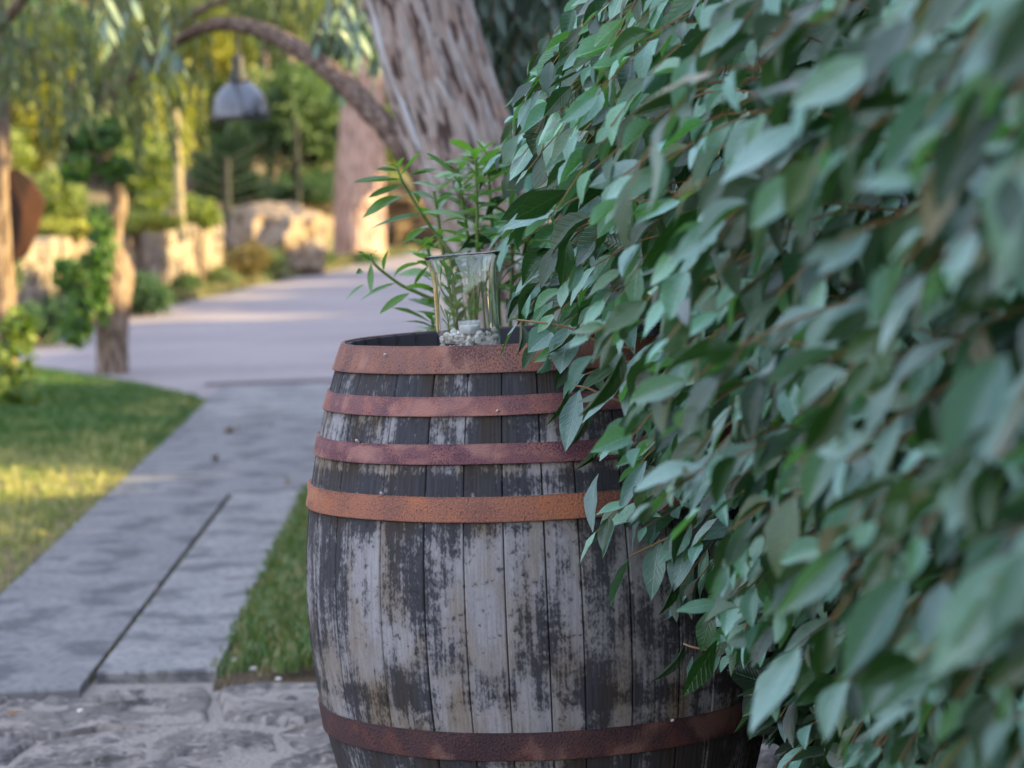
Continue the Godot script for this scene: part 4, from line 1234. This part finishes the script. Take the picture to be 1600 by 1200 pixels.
func hedge_x(y: float, z: float) -> float:   # x of the hedge's leafy skin at a height and a distance
	var t := [[0.0, 0.62], [0.25, 0.47], [0.36, 0.38], [0.54, 0.265], [0.74, 0.125], [0.85, 0.072], [0.96, 0.03], [1.1, 0.012], [1.26, 0.0], [1.36, 0.05], [1.45, 0.13], [1.55, 0.26], [1.75, 0.5], [2.0, 0.85], [2.4, 1.5]]
	var x := 1.5
	for i in t.size() - 1:
		if y <= t[i + 1][0]:
			x = lerpf(t[i][1], t[i + 1][1], clampf((y - t[i][0]) / (t[i + 1][0] - t[i][0]), 0, 1))
			break
	if z < 4.1: x += 0.105 * (4.1 - z)
	else: x += -0.035 * (z - 4.1) + maxf(0.0, z - 5.1) * maxf(0.0, z - 5.1) * 1.2
	return x

func hedge() -> void:
	var h := base("hedge", Vector3(0.75, 0, -3.4))
	tag(h, "dense overhanging hedge of silvery grey green leaves right of the barrel", "hedge")
	var o := -h.position
	# leaf surface: midrib and side veins, silvery scales
	var TW := 256
	var TH := 512
	var sp := noise(TW, TH, 301, 0.12, 3)
	var lo := noise(TW, TH, 302, 0.015, 3)
	var px := PackedByteArray()
	px.resize(TW * TH * 3)
	var hp := PackedByteArray()
	hp.resize(TW * TH)
	for y in TH:
		var t := float(y) / TH
		for x in TW:
			var i := y * TW + x
			var s := absf(float(x) / TW - 0.5) * 2.0
			var w := 0.5 * pow(maxf(sin(PI * pow(clampf(t, 0.001, 0.999), 0.92)), 0.0), 0.95)
			var rib := exp(-pow(s * maxf(w, 0.05) / 0.018, 2.0))
			var ph := (t - s * w * 0.55) * 8.0
			var vv := absf(ph - floorf(ph) - 0.5) * 2.0
			var vein := exp(-pow((1.0 - vv) / 0.16, 2.0)) * (1.0 - s * 0.5)
			var k := 0.82 + 0.22 * sp[i] / 255.0 + 0.2 * (lo[i] / 255.0 - 0.5) + 0.22 * rib + 0.10 * vein
			px[i * 3] = TO_SRGB[int(clampf(0.190 * k + 0.16 * rib + 0.03 * vein, 0, 1) * 1023.0)]
			px[i * 3 + 1] = TO_SRGB[int(clampf(0.365 * k + 0.16 * rib + 0.03 * vein, 0, 1) * 1023.0)]
			px[i * 3 + 2] = TO_SRGB[int(clampf(0.285 * k + 0.14 * rib + 0.03 * vein, 0, 1) * 1023.0)]
			hp[i] = int(clampf(150.0 - 70.0 * vein - 90.0 * rib + 40.0 * sin(vv * PI) + 14.0 * (sp[i] / 255.0 - 0.5), 0, 255))
	var lt := tex(px, TW, TH, Image.FORMAT_RGB8)
	var lh := tex(hp, TW, TH, Image.FORMAT_L8)
	var lmats := []
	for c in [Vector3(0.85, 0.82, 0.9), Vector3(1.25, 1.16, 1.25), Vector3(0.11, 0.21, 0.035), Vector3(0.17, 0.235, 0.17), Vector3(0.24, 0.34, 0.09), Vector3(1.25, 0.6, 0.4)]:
		var m := leafy(lin(clampf(c.x * 0.8, 0, 1), clampf(c.y * 0.8, 0, 1), clampf(c.z * 0.8, 0, 1)), 0.29, Color(0.56, 0.74, 0.14), false, 0.62)
		m.albedo_texture = lt
		relief(m, lh, 0.10)
		m.rim_enabled = true
		m.rim = 0.25
		m.rim_tint = 0.2
		lmats.append(m)
	var mass_m := leafy(Color.WHITE, 0.29, Color(0.56, 0.74, 0.14), true, 0.62)
	mass_m.albedo_texture = lt
	relief(mass_m, lh, 0.10)
	mass_m.rim_enabled = true
	mass_m.rim = 0.25
	mass_m.rim_tint = 0.2
	var lm := []
	for k in 6: lm.append(leaf_mesh(6, [0.92, 0.88, 0.97, 0.94, 0.9, 0.95][k], [0.08, 0.16, 0.04, 0.22, 0.12, 0.05][k], [0.10, 0.22, 0.05, 0.16, -0.06, 0.28][k], [0.035, 0.025, 0.045, 0.03, 0.04, 0.035][k], k * 1.3, [0.0, 0.3, -0.25, 0.15, -0.4, 0.2][k]))
	var twig_m := mat(lin(0.30, 0.19, 0.10), 0.8, 0.3)
	var leaves := []   # [transform, length, width, tint, variant]
	var tw := begin()
	sway.seed = 88
	sway.frequency = 2.6
	for i in 1500:
		var z := 1.15 + 4.75 * rng.randf()
		var ytop := 2.25
		var y := rng.randf_range(0.12, ytop)
		# keep more where the picture looks
		var look := 1.177 - 0.0675 * z
		var seen := absf(y - look) < 0.16 * z + 0.22
		if not seen and rng.randf() < 0.55: continue
		var clumps := sway.get_noise_2d(y * 1.2, z)
		if clumps < -0.12 and rng.randf() < 0.6: continue
		var tip := Vector3(hedge_x(y, z) + rng.randf_range(0.0, 0.16) * rng.randf() - (clumps * 0.07 + (0.07 if rng.randf() < 0.05 else 0.0)) * (0.0 if absf(z - 4.25) < 0.5 and absf(y - 1.05) < 0.2 else 1.0), y, -z)
		var dir := Vector3(-1.0, rng.randf_range(-0.55, 0.35), rng.randf_range(-0.55, 0.75)).normalized()
		var L := rng.randf_range(0.22, 0.42)
		var root := tip - dir * L + Vector3(0, 0.05, 0)
		var n := int(L / 0.026)
		var last := root
		for k in n:
			var t := (k + 0.5) / n
			var p := root.lerp(tip, t) + Vector3(0, 0.06 * sin(PI * t) - 0.02 * t, 0)
			var sd := dir.cross(Vector3.UP).normalized() * (1.0 if k % 2 else -1.0)
			var ax := (dir * 0.62 + sd * rng.randf_range(0.1, 0.75) + Vector3(0, rng.randf_range(-1.15, -0.15), 0) + rv() * 0.32).normalized()
			var up := Vector3(-0.4, 0.65, 0.5) + rv() * 0.85
			var l := rng.randf_range(0.042, 0.088) * (0.75 if t > 0.92 else 1.0)
			leaves.append([leaf_xf(p, ax, up, l, l * rng.randf_range(0.31, 0.47)), l, p, ax, (rng.randi() % 5) if rng.randf() > 0.012 else 5, rng.randi() % 6])
			if k:
				var r := Vector3(0, 0.0014, 0.0008)
				var q := Vector3(0.0008, 0, 0.0014)
				quad(tw, last + o - r, last + o + r, p + o + r, p + o - r)
				quad(tw, last + o - q, last + o + q, p + o + q, p + o - q)
			last = p
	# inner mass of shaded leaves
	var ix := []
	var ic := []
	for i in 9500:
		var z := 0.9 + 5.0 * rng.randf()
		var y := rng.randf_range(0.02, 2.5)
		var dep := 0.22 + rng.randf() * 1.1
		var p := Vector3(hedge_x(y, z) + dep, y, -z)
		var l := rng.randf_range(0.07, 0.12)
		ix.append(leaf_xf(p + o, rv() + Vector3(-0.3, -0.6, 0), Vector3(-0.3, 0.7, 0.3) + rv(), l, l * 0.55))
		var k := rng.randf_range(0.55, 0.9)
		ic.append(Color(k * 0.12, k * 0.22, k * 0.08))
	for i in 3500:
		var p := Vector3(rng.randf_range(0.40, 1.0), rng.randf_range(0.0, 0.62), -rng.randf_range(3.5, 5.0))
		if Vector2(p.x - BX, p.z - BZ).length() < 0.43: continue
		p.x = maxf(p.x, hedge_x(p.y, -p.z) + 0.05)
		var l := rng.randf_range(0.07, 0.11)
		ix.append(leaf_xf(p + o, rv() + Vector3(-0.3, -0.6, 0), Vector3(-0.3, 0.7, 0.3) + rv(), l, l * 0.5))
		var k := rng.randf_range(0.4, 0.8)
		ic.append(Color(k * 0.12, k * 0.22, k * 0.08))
	# hero leaves close to the barrel and the lens
	var hero := 0
	for e in HERO:
		var b: Vector3 = e[0]
		var t: Vector3 = e[1]
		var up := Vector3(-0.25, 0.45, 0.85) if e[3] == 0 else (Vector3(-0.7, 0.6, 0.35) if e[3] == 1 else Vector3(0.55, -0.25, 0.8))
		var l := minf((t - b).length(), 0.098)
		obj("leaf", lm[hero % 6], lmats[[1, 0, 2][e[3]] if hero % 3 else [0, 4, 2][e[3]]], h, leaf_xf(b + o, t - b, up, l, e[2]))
		hero += 1
	for pts in TWIGS:
		var q := []
		var rr := []
		for k in pts.size():
			q.append(pts[k] + o)
			rr.append(lerpf(0.0022, 0.0012, float(k) / pts.size()))
		obj("twig", tube(q, rr, 6), twig_m, h)
	# the leaves that show largest are parts; the rest is one part
	var cam := Transform3D(Basis.from_euler(Vector3(deg_to_rad(-3.86), 0, deg_to_rad(-2.0))), Vector3(0, 1.177, 0)).affine_inverse()
	var order := []
	for i in leaves.size():
		var q: Vector3 = cam * leaves[i][2]
		order.append([-q.z, i])
	order.sort_custom(func(a, b): return a[0] < b[0])
	var cover := {}
	var score := []
	for e in order:
		var i: int = e[1]
		var fresh := 0
		var hits := 0
		for k in 6:
			var w: Vector3 = cam * (leaves[i][2] + leaves[i][3] * (leaves[i][1] * (0.08 + k * 0.168)))
			var u := Vector2(w.x, w.y) / -w.z / 0.15
			if absf(u.x) > 1.333 or absf(u.y) > 1.0: continue
			var key := Vector2i(roundi(u.x * 75.0), roundi(u.y * 75.0))
			hits += 1
			if not cover.has(key): fresh += 1
			cover[key] = true
			if e[0] < 3.0:
				for dd in [Vector2i(1, 0), Vector2i(0, 1), Vector2i(-1, 0), Vector2i(0, -1)]: cover[key + dd] = true
		score.append([fresh / 6.0 * pow(leaves[i][1] / e[0], 2.0), i])
	score.sort_custom(func(a, b): return a[0] > b[0])
	var single := {}
	for k in 300 - hero: single[score[k][1]] = true
	var mx := []
	var mc := []
	for v in 6:
		mx.append([])
		mc.append([])
	for i in leaves.size():
		var e: Array = leaves[i]
		var xf: Transform3D = e[0]
		xf.origin += o
		if single.has(i):
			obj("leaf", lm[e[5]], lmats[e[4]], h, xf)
		else:
			mx[e[5]].append(xf)
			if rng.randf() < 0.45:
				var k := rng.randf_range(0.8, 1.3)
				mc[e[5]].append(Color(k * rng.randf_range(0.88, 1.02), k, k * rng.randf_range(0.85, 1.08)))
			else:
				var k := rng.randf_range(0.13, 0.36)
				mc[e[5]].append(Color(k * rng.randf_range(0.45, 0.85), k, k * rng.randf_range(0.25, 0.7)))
	for v in 6:
		many("foliage", lm[v], mass_m, mx[v], mc[v], h)
	many("foliage", lm[0], mass_m, ix, ic, h)
	obj("twigs", done(tw), twig_m, h).set_meta("kind", "stuff")
	for k in 7:
		var z := 1.2 + k * 0.72
		var x := hedge_x(1.1, z)
		obj("stem", tube([Vector3(x + 1.0, -0.02, -z) + o, Vector3(x + 0.85, 0.6, -z - 0.1) + o, Vector3(x + 0.6, 1.2, -z + 0.08) + o, Vector3(x + 0.75, 1.9, -z) + o], [0.03, 0.025, 0.018, 0.01], 8, 0.15), twig_m, h)

# ------------------------------------------------------------------ shrub with upright shoots behind the glass
var SHOOT := [
	[Vector3(-0.060, 0.998, -5.000), Vector3(-0.086, 1.062, -4.980), Vector3(-0.111, 1.104, -4.950), Vector3(-0.138, 1.139, -4.950), Vector3(-0.164, 1.183, -4.930), Vector3(-0.183, 1.217, -4.920), Vector3(-0.197, 1.245, -4.900), Vector3(-0.205, 1.270, -4.900)],
	[Vector3(-0.084, 0.952, -5.000), Vector3(-0.119, 0.995, -4.970), Vector3(-0.161, 1.019, -4.950), Vector3(-0.197, 1.037, -4.930), Vector3(-0.220, 1.053, -4.920), Vector3(-0.255, 1.085, -4.900), Vector3(-0.263, 1.104, -4.900)],
	[Vector3(-0.058, 0.967, -5.000), Vector3(-0.058, 1.105, -4.980), Vector3(-0.056, 1.185, -4.970), Vector3(-0.055, 1.247, -4.960), Vector3(-0.055, 1.293, -4.950)],
	[Vector3(-0.071, 0.965, -5.050), Vector3(-0.077, 1.123, -5.050), Vector3(-0.085, 1.202, -5.040), Vector3(-0.092, 1.265, -5.030)],
	[Vector3(-0.021, 0.962, -5.100), Vector3(-0.028, 1.121, -5.100), Vector3(-0.030, 1.201, -5.100), Vector3(-0.033, 1.255, -5.100), Vector3(-0.035, 1.296, -5.100)],
	[Vector3(-0.129, 0.908, -4.980), Vector3(-0.146, 0.941, -4.960), Vector3(-0.150, 0.972, -4.950)],
]
var SLEAF := [
	[Vector3(-0.198, 1.245, -4.920), Vector3(-0.285, 1.237, -4.880)],
	[Vector3(-0.198, 1.232, -4.920), Vector3(-0.258, 1.209, -4.880)],
	[Vector3(-0.193, 1.212, -4.920), Vector3(-0.269, 1.203, -4.880)],
	[Vector3(-0.160, 1.178, -4.920), Vector3(-0.256, 1.162, -4.880)],
	[Vector3(-0.155, 1.149, -4.920), Vector3(-0.192, 1.141, -4.880)],
	[Vector3(-0.134, 1.138, -4.920), Vector3(-0.177, 1.107, -4.880)],
	[Vector3(-0.200, 1.261, -4.920), Vector3(-0.244, 1.261, -4.880)],
	[Vector3(-0.199, 1.252, -4.920), Vector3(-0.153, 1.295, -4.880)],
	[Vector3(-0.182, 1.254, -4.920), Vector3(-0.142, 1.270, -4.880)],
	[Vector3(-0.179, 1.251, -4.920), Vector3(-0.125, 1.259, -4.880)],
	[Vector3(-0.180, 1.236, -4.920), Vector3(-0.137, 1.242, -4.880)],
	[Vector3(-0.163, 1.180, -4.920), Vector3(-0.084, 1.186, -4.880)],
	[Vector3(-0.167, 1.198, -4.920), Vector3(-0.169, 1.227, -4.880)],
	[Vector3(-0.203, 1.267, -4.920), Vector3(-0.225, 1.282, -4.880)],
	[Vector3(-0.203, 1.267, -4.920), Vector3(-0.189, 1.284, -4.880)],
	[Vector3(-0.276, 1.047, -4.920), Vector3(-0.311, 1.024, -4.880)],
	[Vector3(-0.217, 1.047, -4.920), Vector3(-0.282, 1.025, -4.880)],
	[Vector3(-0.189, 1.027, -4.920), Vector3(-0.245, 0.989, -4.880)],
	[Vector3(-0.262, 1.085, -4.920), Vector3(-0.265, 1.040, -4.880)],
	[Vector3(-0.238, 1.072, -4.920), Vector3(-0.226, 1.108, -4.880)],
	[Vector3(-0.220, 1.059, -4.920), Vector3(-0.179, 1.103, -4.880)],
	[Vector3(-0.181, 1.041, -4.920), Vector3(-0.149, 1.076, -4.880)],
	[Vector3(-0.256, 1.085, -4.920), Vector3(-0.281, 1.102, -4.880)],
	[Vector3(-0.262, 1.101, -4.920), Vector3(-0.250, 1.115, -4.880)],
	[Vector3(-0.265, 1.101, -4.920), Vector3(-0.284, 1.108, -4.880)],
	[Vector3(-0.277, 1.070, -4.920), Vector3(-0.282, 1.081, -4.880)],
	[Vector3(-0.172, 1.027, -4.920), Vector3(-0.196, 1.043, -4.880)],
]

func shoots_plant() -> void:
	var s := base("leafy_shrub", Vector3(-0.06, -0.02, -5.05))
	tag(s, "green shrub with narrow leaves on upright shoots behind the glass vase", "shrub")
	var o := -s.position
	var stem_m := mat(lin(0.13, 0.20, 0.05), 0.6, 0.4)
	var lm := []
	for k in 4: lm.append(leaf_mesh(6, [0.95, 1.0, 0.9, 0.95][k], [0.05, 0.03, 0.08, 0.04][k], [0.12, 0.25, -0.05, 0.35][k], 0.012, k, 0.15 * k - 0.2))
	var mats := [leafy(lin(0.07, 0.15, 0.035), 0.38, Color(0.4, 0.6, 0.15), false, 0.55), leafy(lin(0.10, 0.19, 0.06), 0.38, Color(0.4, 0.6, 0.15), false, 0.55), leafy(lin(0.04, 0.10, 0.025), 0.36, Color(0.3, 0.5, 0.1), false, 0.55)]
	for k in 7:
		var x := rng.randf_range(-0.17, 0.06)
		var z := rng.randf_range(-5.22, -5.0)
		var hgt := rng.randf_range(1.02, 1.24)
		SHOOT.append([Vector3(x * 0.7 - 0.01, 0.9, z), Vector3(x * 0.9, 0.9 + (hgt - 0.9) * 0.6, z), Vector3(x, hgt, z + 0.01)])
	for i in SHOOT.size():
		var q := []
		var rr := []
		for k in SHOOT[i].size():
			q.append(SHOOT[i][k] + o)
			rr.append(lerpf(0.0042, 0.0022, float(k) / SHOOT[i].size()))
		q.push_front(Vector3(q[0].x * 0.6 + 0.0, 0.5, q[0].z * 0.5 - 0.03))
		q.push_front(Vector3(0, 0, 0))
		rr.push_front(0.005)
		rr.push_front(0.007)
		obj("stem", tube(q, rr, 7), stem_m, s)
	for e in SLEAF:
		var b: Vector3 = e[0]
		var t: Vector3 = e[1]
		var l := (t - b).length() * 1.04
		obj("leaf", lm[rng.randi() % 4], mats[rng.randi() % 3], s, leaf_xf(b + o, t - b, Vector3(-0.1, 0.85, 0.45) + rv() * 0.35, l, clampf(l * 0.22, 0.012, 0.020)))
	# whorls along the other shoots
	for i in range(2, SHOOT.size()):
		var pts: Array = SHOOT[i]
		for k in 30 if i < 5 else 18:
			var t := pow((k + 0.5) / (30.0 if i < 5 else 18.0), 0.8) * (pts.size() - 1)
			var a := int(t)
			var p: Vector3 = pts[a].lerp(pts[mini(a + 1, pts.size() - 1)], t - a)
			var f := k * 2.4 + i
			var up := lerpf(0.05, 0.75, t / (pts.size() - 1))
			var ax := Vector3(cos(f), up - 0.1, sin(f))
			var l := rng.randf_range(0.05, 0.09)
			obj("leaf", lm[rng.randi() % 4], mats[rng.randi() % 3], s, leaf_xf(p + o, ax, Vector3(0, 1, 0) - ax * up + rv() * 0.3, l, l * 0.23))

# ------------------------------------------------------------------ fallen leaves and bits
func small_things() -> void:
	var lm := leaf_mesh(5, 0.85, 0.4, 0.35, 0.1, 0.5, 0.5)
	var cols := [lin(0.22, 0.13, 0.07), lin(0.14, 0.085, 0.05), lin(0.34, 0.24, 0.13)]
	var L := [[-1.612, -14.2, 0.10, 0, "brown fallen leaf near the pale end of the slab path"], [-1.382, -14.62, 0.08, 1, "dark fallen leaf on the path beside the pale slab"], [-1.497, -12.59, 0.08, 1, "brown curled leaf on the upper slab of the path"], [-1.003, -11.35, 0.09, 0, "brown leaf near the joint at the narrow slab's far end"], [-1.579, -14.45, 0.05, 2, "small tan leaf beside the dark leaf on the path"], [-0.852, -8.14, 0.045, 0, "curled leaf near the edge of the narrow slab by the grass"]]
	for e in L:
		var o := obj("fallen_leaf", lm, leafy(cols[e[3]], 0.8, Color(0.2, 0.15, 0.05), false), null, leaf_xf(Vector3(e[0], 0.006, e[1]), Vector3(rng.randf_range(-1, 1), 0.08, rng.randf_range(-1, 1)), Vector3(0.1, 1, 0.2), e[2] * 0.75, e[2] * 0.4))
		tag(o, e[4], "leaf", "fallen leaves on the path")
	var d := obj("fallen_leaf", leaf_mesh(6, 0.9, 0.5, 0.55, 0.1, 0.2, 1.2), leafy(lin(0.62, 0.46, 0.36), 0.7, Color(0.2, 0.15, 0.05), false), null, leaf_xf(Vector3(-1.245, -0.008, -6.16), Vector3(0.5, 0.55, 0.3), Vector3(-0.6, 0.6, 0.5), 0.035, 0.014))
	tag(d, "pale curled dry leaf on the flagstones", "leaf")
	var pm := stone_mesh(808, 0.3, 0.25, 2)
	for e in [[-0.774, -6.86, 0.022, "white stone chip in the bare soil at the grass edge", 0.8], [-0.691, -6.82, 0.018, "tan stone chip right of the white chip in the soil", 0.5], [-0.713, -6.72, 0.016, "flat pale chip below the tan chip in the soil", 0.6], [-0.63, -6.56, 0.012, "small pale chip at the soil edge by the barrel", 0.6], [-1.087, -6.22, 0.012, "white petal sized chip on the flagstones", 0.75]]:
		tag(obj("stone_chip", pm, mat(lin(e[4], e[4] * 0.94, e[4] * 0.85), 0.7), null, Transform3D(Basis(Vector3.UP, e[0] * 40.0) * Basis.from_scale(Vector3(e[2] * 1.4, e[2] * 0.7, e[2])), Vector3(e[0], -0.008, e[1]))), e[3], "stone")
	for e in [[Vector3(-3.82, 0.42, -37.0), 0.16, "pale round stone at the road edge below the rock bank"], [Vector3(-3.5, 0.5, -41.0), 0.14, "pinkish round stone near the far pink trunk"], [Vector3(-4.5, 0.3, -30.2), 0.16, "pale round stone in the weeds at the wall foot"]]:
		tag(obj("verge_stone", pm, mat(lin(0.5, 0.42, 0.42), 0.8), null, Transform3D(Basis.from_scale(Vector3.ONE * e[1]), e[0])), e[2], "stone")
